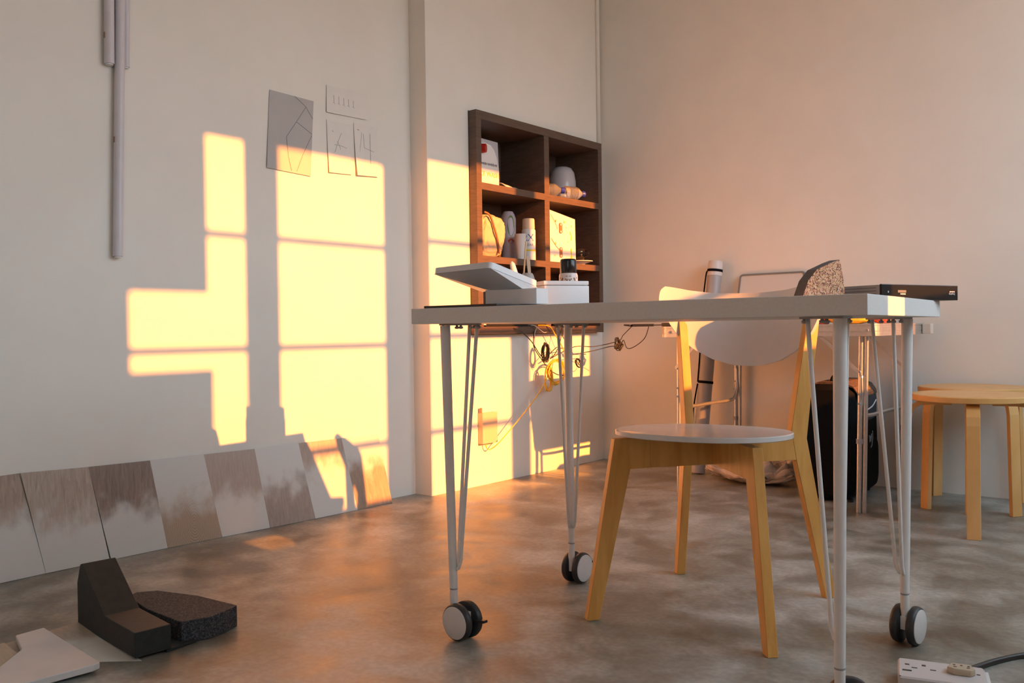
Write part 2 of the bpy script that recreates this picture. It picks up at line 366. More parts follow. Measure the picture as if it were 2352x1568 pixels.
# ------------------------------------------------------------------ desk
UX, UY = V((0.9975, 0.0710, 0)), V((-0.0710, 0.9975, 0)); DA = V((1.180, -2.518, 0)); DL, DW, DH, DT = 0.9638, 0.6131, 0.735, 0.034
def desk_pt(a, b, z=0): return DA + UX*a + UY*b + V((0,0,z))
desk = thing('caster_desk', 'white rectangular desk on four wheeled hairpin legs in the middle of the room', 'desk', DA, math.atan2(UX.y, UX.x))
bm = new(); box(bm, (0, 0, DH-DT), (DL, DW, DH), bev=0.0012); link('tabletop', bm, DESK_M, desk)
def desk_leg(ca, cb, sx, sy, rods, ax, off):
    """post at local (ca,cb); rods: two local offsets; ax: local angle of wheel axis (outer cap side); off: offset of the wheel centre"""
    bm = new(); zt = DH-DT
    P = V((ca, cb, 0)); tl = 0.0075
    Pt = V((ca - sx*tl, cb - sy*tl, 0))
    top = Pt + V((0,0,zt-0.004)); bot = P + V((0,0,0.068))
    tube(bm, [bot, P+V((0,0,0.107)), P+V((0,0,0.108)), P+V((0,0,0.111)), P+V((0,0,0.112)), top], 0.01, 18, True, 0, [0.0088, 0.009, 0.0080, 0.0080, 0.0092, 0.0115])
    leg = link('leg', bm, WHITE_M, desk, smooth='auto')
    bm = new(); cyl(bm, P+V((0,0,0.1085)), P+V((0,0,0.1108)), 0.0091, 18); link('collar_ring', bm, GPLAST, leg, smooth='auto')
    R = [Pt + V((a, b, zt-0.004)) for a, b in rods]
    def rod(Rt, k):
        b0 = P + V((0,0,0.150)); d = V((Rt.x-P.x, Rt.y-P.y, 0)).normalized()
        return [b0, b0 + d*0.012 + V((0,0,0.006)), b0 + d*0.018 + V((0,0,0.022)), Rt - V((0,0,0.012))+d*-0.001, Rt]
    bm = new()
    bm.free()
    for Rt in R:
        bm = new(); pr = rod(Rt, 0); mid = pr[:3] + [pr[2].lerp(pr[3], t) for t in (0.25,0.5,0.75)] + pr[3:]
        tube(bm, mid, 0.0041, 10); link('hairpin_rod', bm, WHITE_M, leg, smooth=True)
    bm = new(); c = (top + R[0] + R[1])/3
    pts = [top + (top-c)*0.32, R[0] + (R[0]-c)*0.35, R[1] + (R[1]-c)*0.35]
    lo = [(p.x, p.y) for p in pts]
    prism(bm, lo, 0.0035, lambda a,b,cc: (a, b, zt-0.002+cc))
    for p in pts + [(pts[0]+pts[1])/2, (pts[0]+pts[2])/2, (pts[1]+pts[2])/2]:
        q = p + (c-p)*0.16; lathe(bm, [(0, -0.009), (0.005, -0.008), (0.0055, -0.004), (0.003, -0.003), (0.003, 0)], 8, (q.x, q.y, zt-0.003))
    link('mounting_plate', bm, GPLAST, leg)
    # caster
    A = V((math.cos(ax), math.sin(ax), 0)); T = V((-A.y, A.x, 0)); W = P + V((off[0], off[1], 0.0412)); r = 0.041
    M3 = Matrix((( T.x, 0, A.x), (T.y, 0, A.y), (0, 1, 0))).to_3x3()
    M3 = Matrix(((T.x, 0, A.x), (T.y, 0, A.y), (0, 1, 0)))
    for s in (1, -1):
        bm = new(); o = W + A*s*0.016
        prof = [(0, -0.009), (r-0.007, -0.009), (r-0.001, -0.006), (r, -0.002), (r, 0.003), (r-0.002, 0.008), (r-0.0045, 0.0095), (r-0.0046, 0.0086), (0, 0.0086)]
        M = M3 if s == 1 else Matrix(((T.x, 0, -A.x), (T.y, 0, -A.y), (0, 1, 0)))
        lathe(bm, prof, 32, o, 0, M); bmesh.ops.recalc_face_normals(bm, faces=bm.faces)
        wh = link('caster_wheel', bm, RUBBER, leg, smooth='auto')
        bm = new(); lathe(bm, [(0, 0.0088), (r-0.0052, 0.0088), (r-0.0052, 0.0105), (r-0.007, 0.0115), (0, 0.0125)], 32, o, 0, M); bmesh.ops.recalc_face_normals(bm, faces=bm.faces)
        link('hub_cap', bm, CAPM, leg, smooth='auto')
    bm = new(); cyl(bm, P+V((0,0,0.035)), P+V((0,0,0.07)), 0.0085, 16, 0.0088)
    box_l = [W + A*a + T*t + V((0,0,z)) for z in (-0.006, 0.022) for a, t in ((-0.0065,-0.024),(0.0065,-0.024),(0.0065,0.02),(-0.0065,0.02))]
    hexa(bm, box_l); link('caster_stem', bm, WHITE_M, leg, smooth='auto')
    bm = new(); dd = V((off[0], off[1], 0)).normalized()
    q = W + dd*0.03 + V((0,0,0.004)); hexa(bm, [q + A*a + dd*t + V((0,0,z)) for z, sl in ((-0.003,0),(0.003,0)) for a, t in ((-0.007,0),(0.007,0),(0.006,0.028),(-0.006,0.028))], bev=0.001)
    link('brake_lever', bm, BLACK, leg)
def rods(sx, sy, rho, ph, al):
    return [(sx*rho*math.cos(math.radians(ph+s*al)), sy*rho*math.sin(math.radians(ph+s*al))) for s in (-1, 1)]
la, lb = 0.0631, 0.0568
desk_leg(la, lb, 1, 1, rods(1, 1, 0.075, 50, 32), math.radians(-92-4), (0.021, 0.004))
desk_leg(la, DW-lb, 1, -1, rods(1, -1, 0.080, 52, 25), math.radians(-3), (0.004, 0.020))
desk_leg(DL-la, lb, -1, 1, rods(-1, 1, 0.080, 58, 25), math.radians(-62), (0.010, 0.030))
desk_leg(DL-la, DW-lb, -1, -1, rods(-1, -1, 0.070, 44, 35), math.radians(-9), (0.003, 0.012))

# ------------------------------------------------------------------ chair
CY = math.radians(4.6); C0 = V((1.606, -1.910, 0))
chair = thing('plywood_chair', 'birch plywood chair with white round seat and white half-moon backrest pushed under the desk', 'chair', C0, CY)
for s in (1, -1):                       # the two diagonal frames, each half with its own leg
    dd = V((0.66*s, 0.75, 0)).normalized(); nn = V((dd.y, -dd.x, 0)); TH = 0.023
    fn = lambda a, b, c, dd=dd, nn=nn: tuple(dd*a + nn*c + V((0,0,b)))
    bm = new(); prism(bm, [(-0.338,0), (-0.308,0), (-0.226,0.352), (-0.175,0.353), (-0.175,0.425), (-0.265,0.425)], TH, fn, bev=0.0012); link('leg', bm, BIRCH, chair)
    bm = new(); prism(bm, [(0.322,0), (0.293,0), (0.213,0.353), (0.200,0.425), (0.228,0.590), (0.250,0.705), (0.285,0.730), (0.265,0.585), (0.243,0.405)], TH, fn, bev=0.0012); link('leg', bm, BIRCH, chair)
    bm = new()
    if s == 1: prism(bm, [(-0.175,0.353), (0.2125,0.353), (0.2005,0.425), (-0.175,0.425)], TH, fn, bev=0.0006)
    else:
        prism(bm, [(-0.175,0.353), (-0.013,0.353), (-0.013,0.425), (-0.175,0.425)], TH, fn, bev=0.0006)
        prism(bm, [(0.013,0.353), (0.2125,0.353), (0.2005,0.425), (0.013,0.425)], TH, fn, bev=0.0006)
    link('rail', bm, BIRCH, chair)
bm = new(); n = 64; R0 = 0.204
def seat_ring(rad, dz):
    out = []
    for k in range(n):
        a = 2*PI*k/n; cx, sy = math.cos(a), math.sin(a)
        rr = rad*(1 + 0.018*math.cos(4*a+PI)) ; x, y = rr*cx, rr*sy*1.02
        out.append(bm.verts.new((x+0.006, y-0.088, 0.4378 - 0.040*(y) + dz - 0.010*(x/0.2)**2*0 )))
    return out
rs = [seat_ring(R0-0.002, -0.0065), seat_ring(R0, -0.005), seat_ring(R0, 0.004), seat_ring(R0-0.0025, 0.006)]
bm.faces.new(rs[0][::-1]); bm.faces.new(rs[-1])
for a, b in zip(rs, rs[1:]):
    for k in range(n): bm.faces.new((a[k], a[(k+1)%n], b[(k+1)%n], b[k]))
link('seat', bm, SEAT_W, chair, smooth='auto')
bm = new()
def interp(tab, x):
    for (a, b), (c, d) in zip(tab, tab[1:]):
        if a <= x <= c: return b + (d-b)*(x-a)/(c-a)
    return tab[-1][1] if x > tab[-1][0] else tab[0][1]
BT = [(0,0.7755),(0.04,0.7757),(0.1,0.779),(0.15,0.7865),(0.19,0.796),(0.208,0.799),(0.216,0.792),(0.2205,0.780),(0.2215,0.765)]
BB = [(0,0.582),(0.03,0.583),(0.047,0.586),(0.092,0.599),(0.135,0.6235),(0.164,0.648),(0.180,0.668),(0.195,0.694),(0.209,0.722),(0.217,0.744),(0.2215,0.762)]
us = [0.2215*math.sin(PI/2*k/22) for k in range(-22, 23)]; NZ = 10; front = []; back = []
for uu in us:
    t, b = interp(BT, abs(uu)), interp(BB, abs(uu)); cf = []; cb_ = []
    nv = V((2*1.6*uu, 1, 0)).normalized()
    for j in range(NZ+1):
        z = b + (t-b)*j/NZ; vv = 0.235 - 1.6*uu*uu + (z-0.68)*0.04
        cf.append(bm.verts.new((uu, vv-0.004, z))); cb_.append(bm.verts.new(V((uu, vv-0.004, z)) + nv*0.0095))
    front.append(cf); back.append(cb_)
m_ = len(us)
for i in range(m_-1):
    for j in range(NZ):
        bm.faces.new((front[i][j], front[i+1][j], front[i+1][j+1], front[i][j+1])); bm.faces.new((back[i][j+1], back[i+1][j+1], back[i+1][j], back[i][j]))
    bm.faces.new((front[i][NZ], front[i+1][NZ], back[i+1][NZ], back[i][NZ])); bm.faces.new((front[i+1][0], front[i][0], back[i][0], back[i+1][0]))
for i in (0, m_-1):
    for j in range(NZ):
        q = (front[i][j], front[i][j+1], back[i][j+1], back[i][j]); bm.faces.new(q if i == 0 else q[::-1])
link('backrest', bm, SEAT_W, chair, smooth='auto')

# ------------------------------------------------------------------ stools
def make_stool(label, loc, rot):
    st = thing('round_stool', label, 'stool', loc, rot, 'round birch stools by the wall')
    bm = new(); lathe(bm, [(0,0.429), (0.187,0.429), (0.19,0.4315), (0.19,0.447), (0.187,0.450), (0,0.450)], 64); link('seat', bm, BIRCH_S, st, smooth='auto')
    for k in range(4):
        a = k*PI/2; ca, sa = math.cos(a), math.sin(a)
        cl = [(0.06,0.420), (0.13,0.420), (0.158,0.417), (0.178,0.405), (0.190,0.386), (0.195,0.360), (0.2065,0.0)]
        th = 0.0085; pl_, mi_ = [], []
        for i, (r, z) in enumerate(cl):
            p, q = cl[max(i-1,0)], cl[min(i+1,len(cl)-1)]; dx, dz = q[0]-p[0], q[1]-p[1]; L = math.hypot(dx, dz); nx, nz = -dz/L, dx/L
            pl_.append((r+nx*th, z+nz*th)); mi_.append((r-nx*th, z-nz*th))
        pl_[-1] = (cl[-1][0]+th, 0); mi_[-1] = (cl[-1][0]-th, 0)
        bm = new(); prism(bm, pl_ + mi_[::-1], 0.040, lambda r, z, c, ca=ca, sa=sa: (r*ca - c*sa, r*sa + c*ca, z), bev=0.0012); link('leg', bm, BIRCH_S, st)
    return st
st1 = make_stool('front one of two round birch stools, its four bent legs standing clear of the wall', (1.894, -0.600, 0), math.radians(-77))
st2 = dup(st1, (1.815, -0.213, 0), math.radians(-128), 'rear one of two round birch stools, partly hidden and nearly touching the wall')

# ------------------------------------------------------------------ shelf in the niche
shelf = thing('cubby_shelf', 'dark brown two by three cubby shelf built into the wall near the corner', 'shelf', (0, 0, 0))
XF = 0.045; T0 = 0.033
y0, y1, z0, z1 = SHY0+0.002, SHY1-0.002, SHZ0+0.002, SHZ1-0.002
ymid = (-0.548-0.498)/2 ; zb1 = (1.303, 1.334); zb2 = (0.984, 1.014)
xb = -SHD+0.012
def shp(name, a, b):
    bm = new(); box(bm, a, b, bev=0.0008); return link(name, bm, DARKWOOD, shelf)
shp('side_panel', (xb, y0, z0), (XF, y0+T0, z1)); shp('side_panel', (xb, y1-T0, z0), (XF, y1, z1))
shp('top_panel', (xb, y0+T0, z1-T0-0.004), (XF, y1-T0, z1)); shp('bottom_panel', (xb, y0+T0, z0), (XF, y1-T0, z0+T0))
shp('divider', (xb, ymid-0.019, z0+T0), (XF-0.001, ymid+0.019, z1-T0-0.004))
for a, b in ((y0+T0, ymid-0.019), (ymid+0.019, y1-T0)):
    shp('shelf_board', (xb, a, zb1[0]), (XF-0.001, b, zb1[1])); shp('shelf_board', (xb, a, zb2[0]), (XF-0.001, b, zb2[1]))
shp('back_panel', (-SHD+0.001, y0, z0), (xb-0.0005, y1, z1))
S1, S2, S3 = zb1[1]+0.0005, zb2[1]+0.0005, z0+T0+0.0005     # top surfaces of the three levels
XFm = XF

# things on the shelf
jug = thing('detergent_jug', 'white detergent jug with a red cap in the top left cubby', 'bottle', (-0.035, -0.905, S1))
bm = new()
prof = [(-0.078,0), (0.082,0), (0.082,0.073), (0.074,0.105), (0.066,0.135), (0.048,0.168), (0.022,0.190), (-0.018,0.196), (-0.055,0.190), (-0.070,0.150), (-0.078,0.105)]
prism(bm, prof, 0.085, lambda a, b, c: (c, a, b), bev=0.009); bmesh.ops.bevel(bm, geom=[e for e in bm.edges if e.calc_length() > 0.05], offset=0.002, segments=1, affect='EDGES')
link('body', bm, mat('cream_plastic', (0.82,0.80,0.78), 0.4), jug, smooth='auto')
bm = new(); 
tube(bm, [(0.035,-0.050,0.158),(0.062,-0.036,0.158)], 0.021, 20, True, 0, [0.022,0.019]); link('cap', bm, mat('red_plastic', (0.55,0.02,0.012), 0.35), jug, smooth='auto')
LM = Matrix(((0,0,1,0),(1,0,0,0),(0,1,0,0),(0,0,0,1)))   # text x -> +y, text y -> +z, facing +x
text('ICE WASH', 0.030, mat('yellow_ink', (0.80,0.55,0.10), 0.6), jug, Matrix.Translation((0.0435,0.004,0.048)) @ LM)
marks(11, 0.12, 0.012, mat('grey_ink', (0.28,0.26,0.28), 0.6), jug, Matrix.Translation((0.0435,0.002,0.094)) @ LM)
bm = new(); hexa(bm, [(-0.102,-0.985,S1), (-0.097,-0.985,S1), (-0.097,-0.705,S1), (-0.102,-0.705,S1), (-0.112,-0.985,S1+0.245), (-0.107,-0.985,S1+0.245), (-0.107,-0.705,S1+0.238), (-0.112,-0.705,S1+0.238)])
tag(link('white_board', bm, mat('lavender_card', (0.62,0.60,0.64), 0.6), None), 'pale card standing behind the detergent jug in the top left cubby', 'card')
bm = new(); random.seed(3)
prev = None
for i in range(7):
    t = i/6; y = -0.800 + 0.085*t; row = []
    for j in range(8):
        a = j/7; row.append(bm.verts.new((-0.05+0.07*a, y, S1+0.001+0.020*math.sin(PI*a)*(1-t*0.7)+0.004*random.random()+0.004)))
    if prev:
        for j in range(7): bm.faces.new((prev[j], row[j], row[j+1], prev[j+1]))
    prev = row
r_ = bmesh.ops.extrude_face_region(bm, geom=list(bm.faces)); bmesh.ops.translate(bm, verts=[v for v in r_['geom'] if isinstance(v, bmesh.types.BMVert)], vec=(0,0,-0.0035)); bmesh.ops.recalc_face_normals(bm, faces=bm.faces)
tag(link('crumpled_cloth', bm, mat('pale_cloth', (0.55,0.52,0.50), 0.8), None, smooth=True), 'small crumpled grey cloth beside the detergent jug in the shelf', 'cloth')

# top right cubby: white bowl, two water bottles lying down, pale bag
bowl = thing('white_jar', 'rounded white plastic jar behind the water bottles in the top right cubby', 'jar', (-0.125, -0.168, S1))
bm = new(); lathe(bm, [(0,0), (0.055,0), (0.066,0.012), (0.072,0.06), (0.070,0.120), (0.062,0.165), (0.048,0.188), (0.030,0.196), (0,0.198)], 32); link('body', bm, mat('glossy_white_plastic', (0.60,0.58,0.60), 0.15), bowl, smooth=True)
GLASSY = mat('clear_plastic', (0.86,0.87,0.86), 0.12, trans=0.85, spec=0.5, noise=0.05)
BLUE = mat('blue_cap', (0.03,0.05,0.42), 0.35)
def water_bottle(loc, rz, L, label):
    b = thing('water_bottle', label, 'bottle', loc, rz, 'clear water bottles lying in the top right cubby')
    R_ = 0.034
    prof = [(0,0)] ; prof = [(0,0), (0.028,0), (R_,0.008)]
    for k in range(6):
        z = 0.02 + k*(L-0.065)/6; prof += [(R_,z), (R_-0.0025,z+0.006)]
    prof += [(R_,L-0.045), (0.030,L-0.030), (0.016,L-0.012), (0.0125,L-0.004), (0.0125,L)]
    prof += [(0,L)]
    M = Matrix(((0,0,1),(0,1,0),(-1,0,0)))
    bm = new(); lathe(bm, prof, 24, (0,0,R_+0.0005), 0, M); link('body', bm, GLASSY, b, smooth='auto')
    bm = new(); lathe(bm, [(0,L-0.003), (0.0145,L-0.003), (0.0155,L), (0.0155,L+0.014), (0.013,L+0.016), (0,L+0.016)], 20, (0,0,R_+0.0005), 0, M); link('cap', bm, BLUE, b, smooth='auto')
    return b
water_bottle((-0.006, -0.322, S1), math.radians(72), 0.115, 'right one of two clear water bottles with blue caps, its cap nearest the corner')
water_bottle((-0.036, -0.462, S1), math.radians(50), 0.100, 'left one of two clear water bottles with blue caps, lying against the divider')
bm = new(); box(bm, (-0.20,-0.500,S1), (-0.19,-0.370,S1+0.21)); tag(link('white_card', bm, mat('lavender_card', (0.62,0.60,0.64), 0.6), None), 'white card propped at the left side of the top right cubby', 'card')

# middle left cubby: tan bag, teal cloth, sprays and cups
bag = thing('canvas_bag', 'crumpled tan canvas bag with a dark strap in the middle left cubby', 'bag', (-0.05, -0.87, S2))
bm = new()
import_pts = []
bmesh.ops.create_icosphere(bm, subdivisions=5, radius=1)
from mathutils import noise as mnoise
for v in bm.verts:
    c = v.co.copy(); sx = math.copysign(abs(c.x)**0.7, c.x); sy = math.copysign(abs(c.y)**0.6, c.y); sz = math.copysign(abs(c.z)**0.65, c.z)
    k = 1 + 0.16*mnoise.noise(c*2.2+V((3,1,2))) + 0.07*mnoise.noise(c*6) + 0.05*abs(mnoise.noise(c*9+V((5,5,5))))
    z = (sz+1)/2
    v.co = (sx*0.050*k+0.008, sy*(0.082+0.018*z)*k + 0.01*z, 0.001 + z*0.195*(1+0.12*mnoise.noise(V((c.x*2,c.y*3,7))) ))
link('body', bm, mat('tan_canvas', (0.62,0.47,0.30), 0.85, noise=0.12, nscale=30, bump=0.5), bag, smooth=True)
bm = new(); pts = smooth_pts([(0.050,-0.060,0.200),(0.062,-0.035,0.185),(0.068,-0.012,0.13),(0.066,0.012,0.075),(0.060,0.030,0.020)], 6); tube(bm, pts, 0.005, 8); link('strap', bm, mat('brown_leather', (0.30,0.14,0.06), 0.7), bag, smooth=True)
bm = new(); bmesh.ops.create_icosphere(bm, subdivisions=4, radius=1)
for v in bm.verts:
    c = v.co; k = 1+0.35*mnoise.noise(c*3+V((9,2,1))); v.co = (c.x*0.030*k-0.166, c.y*0.080*k-0.845, S2+0.172+c.z*0.048*k)
# stuffed bag stands on the board behind the canvas one
tag(link('teal_bag', bm, mat('teal_plastic', (0.25,0.42,0.40), 0.5, noise=0.3, nscale=20), None, smooth=True), 'teal and green crumpled plastic bag bulging above the canvas bag', 'bag')
bm = new(); box(bm, (-0.215,-0.96,S2), (-0.13,-0.75,S2+0.100), bev=0.004)
tag(link('dark_box', bm, mat('dark_card', (0.05,0.045,0.045), 0.6), None), 'dark box at the back of the middle left cubby under the teal bag', 'box')
can = thing('spray_can', 'white spray can with a peach cap and blue 2X lettering in the middle left cubby', 'spray can', (-0.005, -0.607, S2))
bm = new(); lathe(bm, [(0,0), (0.031,0), (0.0325,0.003), (0.0325,0.140), (0.031,0.146), (0.028,0.149), (0,0.149)], 32); link('body', bm, mat('can_white', (0.80,0.79,0.78), 0.35), can, smooth='auto')
bm = new(); lathe(bm, [(0,0.1495), (0.029,0.1495), (0.0295,0.155), (0.0285,0.192), (0.026,0.198), (0,0.199)], 32); link('cap', bm, mat('peach_plastic', (0.80,0.62,0.45), 0.4), can, smooth='auto')
bm = new(); lathe(bm, [(0.0327,0.043), (0.0329,0.044), (0.0329,0.050), (0.0327,0.051)], 32); link('stripe', bm, mat('yellow_ink2', (0.85,0.60,0.02), 0.5), can, smooth=True)
TM = Matrix.Rotation(math.radians(36), 4, 'Z')
text('2X', 0.046, mat('blue_ink', (0.03,0.10,0.40), 0.5), can, TM @ Matrix.Translation((0,0,0.105)), wrap=0.0328)
text('CLEAR', 0.017, mat('grey_ink', (0.28,0.26,0.28), 0.6), can, TM @ Matrix.Translation((0,0,0.072)), wrap=0.0328)
gc = thing('spray_can', 'lavender spray bottle with a green leaf label leaning behind the 2X can', 'spray can', (-0.09, -0.655, S2))
bm = new(); lathe(bm, [(0,0), (0.036,0), (0.037,0.004), (0.037,0.20), (0.030,0.222), (0.022,0.235), (0,0.237)], 28); link('body', bm, mat('lavender_plastic', (0.58,0.50,0.55), 0.4), gc, smooth='auto')
bm = new(); 
for (ca_, za, ww, hh) in ((20,0.165,0.5,0.055),):
    pts = []
    for k in range(16):
        a = 2*PI*k/16; th = math.radians(-50+ca_) + ww*math.cos(a); pts.append(bm.verts.new((0.0374*math.cos(th), 0.0374*math.sin(th), za+hh*math.sin(a)*0.9)))
    bm.faces.new(pts)
link('leaf_label', bm, mat('leaf_green', (0.16,0.26,0.07), 0.6), gc)
bm = new(); pts = [bm.verts.new((0.0376*math.cos(math.radians(-30)+0.4*math.cos(2*PI*k/12)), 0.0376*math.sin(math.radians(-30)+0.4*math.cos(2*PI*k/12)), 0.092+0.011*math.sin(2*PI*k/12))) for k in range(12)]
bm.faces.new(pts); link('red_spot', bm, mat('red_ink', (0.55,0.08,0.05), 0.6), gc)
bm = new(); lathe(bm, [(0,0), (0.021,0), (0.026,0.075), (0.0265,0.115), (0.0275,0.117), (0.0275,0.120), (0,0.120)], 24, (0.0,-0.675,S2)); 
tag(link('paper_cup', bm, mat('cup_white', (0.74,0.73,0.71), 0.5), None, smooth='auto'), 'white paper cup standing left of the 2X spray can', 'cup')

# middle right cubby: framed print, cup and saucer
pr = thing('patterned_box', 'square white box with leaf pattern and two brown tags in the middle right cubby', 'box', (0.0, -0.352, S2))
bm = new(); hexa(bm, [(-0.05,-0.112,0), (0.010,-0.112,0), (0.010,0.108,0), (-0.05,0.108,0), (-0.05,-0.112,0.255), (0.004,-0.112,0.258), (0.010,0.104,0.226), (-0.05,0.104,0.226)], bev=0.002); link('body', bm, mat('ivory_card', (0.82,0.79,0.76), 0.5, noise=0.05, nscale=25), pr)
def tagplate(z):
    bm = new(); prism(bm, rounded_rect(0.024, 0.052, 0.009, 4, -0.020, z), 0.002, lambda a,b,c: (0.0108+c, a, b)); t_ = link('tag', bm, mat('brown_tag', (0.36,0.17,0.07), 0.5), pr)
    for dz in (-0.017, 0.017):
        bm = new(); prism(bm, [(-0.020+0.005*math.cos(2*PI*k/10), z+dz+0.005*math.sin(2*PI*k/10)) for k in range(10)], 0.001, lambda a,b,c: (0.0125+c, a, b))
        link('rivet', bm, mat('ivory_card', (0.8,0.8,0.8), 0.5), t_)
tagplate(0.172); tagplate(0.052)
bm = new()
for (a, b, w_, h_, ro) in ((0.062,0.150,0.004,0.012,0.4),(0.068,0.128,0.004,0.014,-0.3),(0.066,0.062,0.005,0.016,0.1),(0.068,0.032,0.008,0.014,0.0),(0.012,0.205,0.004,0.005,0),(-0.058,0.206,0.004,0.006,0.3),(-0.062,0.095,0.004,0.006,0.2),(0.028,0.178,0.003,0.003,0),(0.070,0.188,0.003,0.005,0),(-0.07,0.035,0.004,0.004,0),(0.04,0.108,0.003,0.003,0)):
    pts = [(a + w_*math.cos(2*PI*k/10)*math.cos(ro) - h_*math.sin(2*PI*k/10)*math.sin(ro), b + w_*math.cos(2*PI*k/10)*math.sin(ro) + h_*math.sin(2*PI*k/10)*math.cos(ro)) for k in range(10)]
    bm = new(); prism(bm, pts, 0.0008, lambda a,b,c: (0.0106+c, a, b)); link('leaf_print', bm, mat('lime_ink', (0.50,0.55,0.04), 0.6), pr)
for q in ([(-0.100,0.232),(-0.078,0.21),(-0.055,0.185),(-0.045,0.165)], [(-0.100,0.118),(-0.080,0.10),(-0.058,0.08),(-0.030,0.062)]):
    bm = new(); tube(bm, [(0.0112, a, b) for a, b in q], 0.0011, 6); link('stem_print', bm, mat('brown_ink', (0.30,0.18,0.12), 0.6), pr)
cs = thing('coffee_cup', 'small black glazed cup beside the patterned box on the shelf', 'cup', (-0.02, -0.178, S2+0.022))
bm = new(); lathe(bm, [(0,0), (0.022,0), (0.034,0.018), (0.039,0.042), (0.037,0.060), (0.035,0.060), (0.036,0.042), (0.030,0.020), (0,0.006)], 28); link('body', bm, mat('black_glaze', (0.015,0.012,0.010), 0.08), cs, smooth=True)
bm = new(); tube(bm, smooth_pts([(0.037,0.004,0.050),(0.055,0.006,0.045),(0.056,0.006,0.028),(0.035,0.004,0.020)], 5), 0.003, 8); link('handle', bm, mat('black_glaze', (0,0,0)), cs, smooth=True)
bm = new(); lathe(bm, [(0,0), (0.026,0), (0.028,0.008), (0.06,0.018), (0.066,0.019), (0.066,0.022), (0.06,0.0215), (0.02,0.0215), (0,0.0215)], 36, (-0.02,-0.168,S2)); tag(link('saucer', bm, mat('saucer_white', (0.76,0.72,0.68), 0.35), None, smooth=True), 'pale saucer under the black cup on the shelf', 'saucer')

# bottom row
def solid(name, a, b, m, label, cat, bev=0.003):
    bm = new(); box(bm, a, b, bev=bev); return tag(link(name, bm, m), label, cat)
psb = thing('power_strip', 'long black power strip with a white end in the bottom left cubby', 'power strip', (0.0, -0.83, S3))
bm = new(); box(bm, (-0.03,-0.125,0.0), (0.025,0.25,0.028), bev=0.003); link('body', bm, BLACK, psb)
bm = new(); box(bm, (0.026,-0.150,0.006), (0.012,-0.1255,0.020), bev=0.002); link('end_piece', bm, WPLAST, psb)
rt_ = thing('router', 'black router with a green light in the bottom left cubby', 'router', (-0.12, -0.68, S3))
bm = new(); box(bm, (-0.05,-0.07,0), (0.05,0.07,0.05), bev=0.004); link('body', bm, BLACK, rt_)
bm = new(); box(bm, (0.045,0.03,0.0505), (0.050,0.045,0.052)); g = bpy.data.materials.new('green_led'); g.use_nodes = True; g.node_tree.nodes['Principled BSDF'].inputs['Base Color'].default_value = (0.1,0.9,0.1,1); g.node_tree.nodes['Principled BSDF'].inputs['Emission Color'].default_value = (0.1,1,0.1,1); g.node_tree.nodes['Principled BSDF'].inputs['Emission Strength'].default_value = 1.5; link('led', bm, g, rt_)
bm = new(); lathe(bm, [(0,0), (0.018,0.001), (0.026,0.014), (0.027,0.022), (0.02,0.038), (0,0.044)], 20, (0.0,-0.345,S3)); tag(link('white_ball', bm, mat('warm_white', (0.75,0.65,0.55), 0.4), None, smooth=True), 'round cream ball at the front of the bottom right cubby', 'ball')
solid('black_adapter', (-0.02,-0.455,S3), (0.03,-0.385,S3+0.034), BLACK, 'small black adapter block next to the cream ball in the bottom right cubby', 'adapter')
solid('yellow_box', (-0.14,-0.47,S3), (-0.04,-0.40,S3+0.20), mat('mustard_card', (0.42,0.33,0.14), 0.7), 'olive brown carton standing in the bottom right cubby', 'box')

# ------------------------------------------------------------------ left wall: papers, tubes
XL = -D
def sheet(name, quad, m, label, curl=0.0, lines=(), group=None, edge=False):
    """quad: four (y,z) corners bl, br, tr, tl on the left wall"""
    t = thing(name, label, 'paper', (XL+0.0012, 0, 0), 0, group)
    bm = new(); N = 10; g = []
    for j in range(N+1):
        row = []
        for i in range(N+1):
            a, b = i/N, j/N
            y = (quad[0][0]*(1-a)+quad[1][0]*a)*(1-b) + (quad[3][0]*(1-a)+quad[2][0]*a)*b
            z = (quad[0][1]*(1-a)+quad[1][1]*a)*(1-b) + (quad[3][1]*(1-a)+quad[2][1]*a)*b
            x = 0.0008 + curl*((1-b)**3*0.8 + (1-a)**3*0.4*(1-b))
            row.append(bm.verts.new((x, y, z)))
        g.append(row)
    for j in range(N):
        for i in range(N): bm.faces.new((g[j][i], g[j][i+1], g[j+1][i+1], g[j+1][i]))
    r = bmesh.ops.extrude_face_region(bm, geom=list(bm.faces)); bmesh.ops.translate(bm, verts=[v for v in r['geom'] if isinstance(v, bmesh.types.BMVert)], vec=(0.0006,0,0)); bmesh.ops.recalc_face_normals(bm, faces=bm.faces)
    link('sheet', bm, m, t)
    if lines:
        bm = new()
        for l in lines:
            tube(bm, [(0.0020 + curl*((1-(z-quad[0][1])/(quad[3][1]-quad[0][1]))**3*0.9), y, z) for y, z in l[1:]], l[0], 4)
        link('drawing', bm, INK, t)
    return t
sheet('grey_card', [(-2.0,1.280),(-1.806,1.273),(-1.786,1.558),(-1.981,1.563)], GREYP, 'large grey card with fold lines taped on the left wall', 0.003,
      [(0.0012,(-1.872,1.560),(-1.822,1.530),(-1.792,1.490)), (0.0012,(-1.822,1.530),(-1.866,1.467),(-1.912,1.405),(-1.905,1.33),(-1.893,1.283)), (0.0012,(-1.866,1.467),(-1.797,1.433)), (0.0012,(-1.797,1.428),(-1.84,1.35),(-1.87,1.284))])
sheet('sketch_sheet', [(-1.728,1.528),(-1.525,1.533),(-1.521,1.640),(-1.723,1.633)], PAPER, 'white landscape sheet with small figure sketches, topmost of the three white sheets', 0.004,
      [(0.0008,(-1.69+0.024*i,1.60-0.001*i),(-1.69+0.024*i+0.001,1.572)) for i in range(5)] + [(0.0006,(-1.695+0.024*i,1.572),(-1.684+0.024*i,1.568)) for i in range(5)])
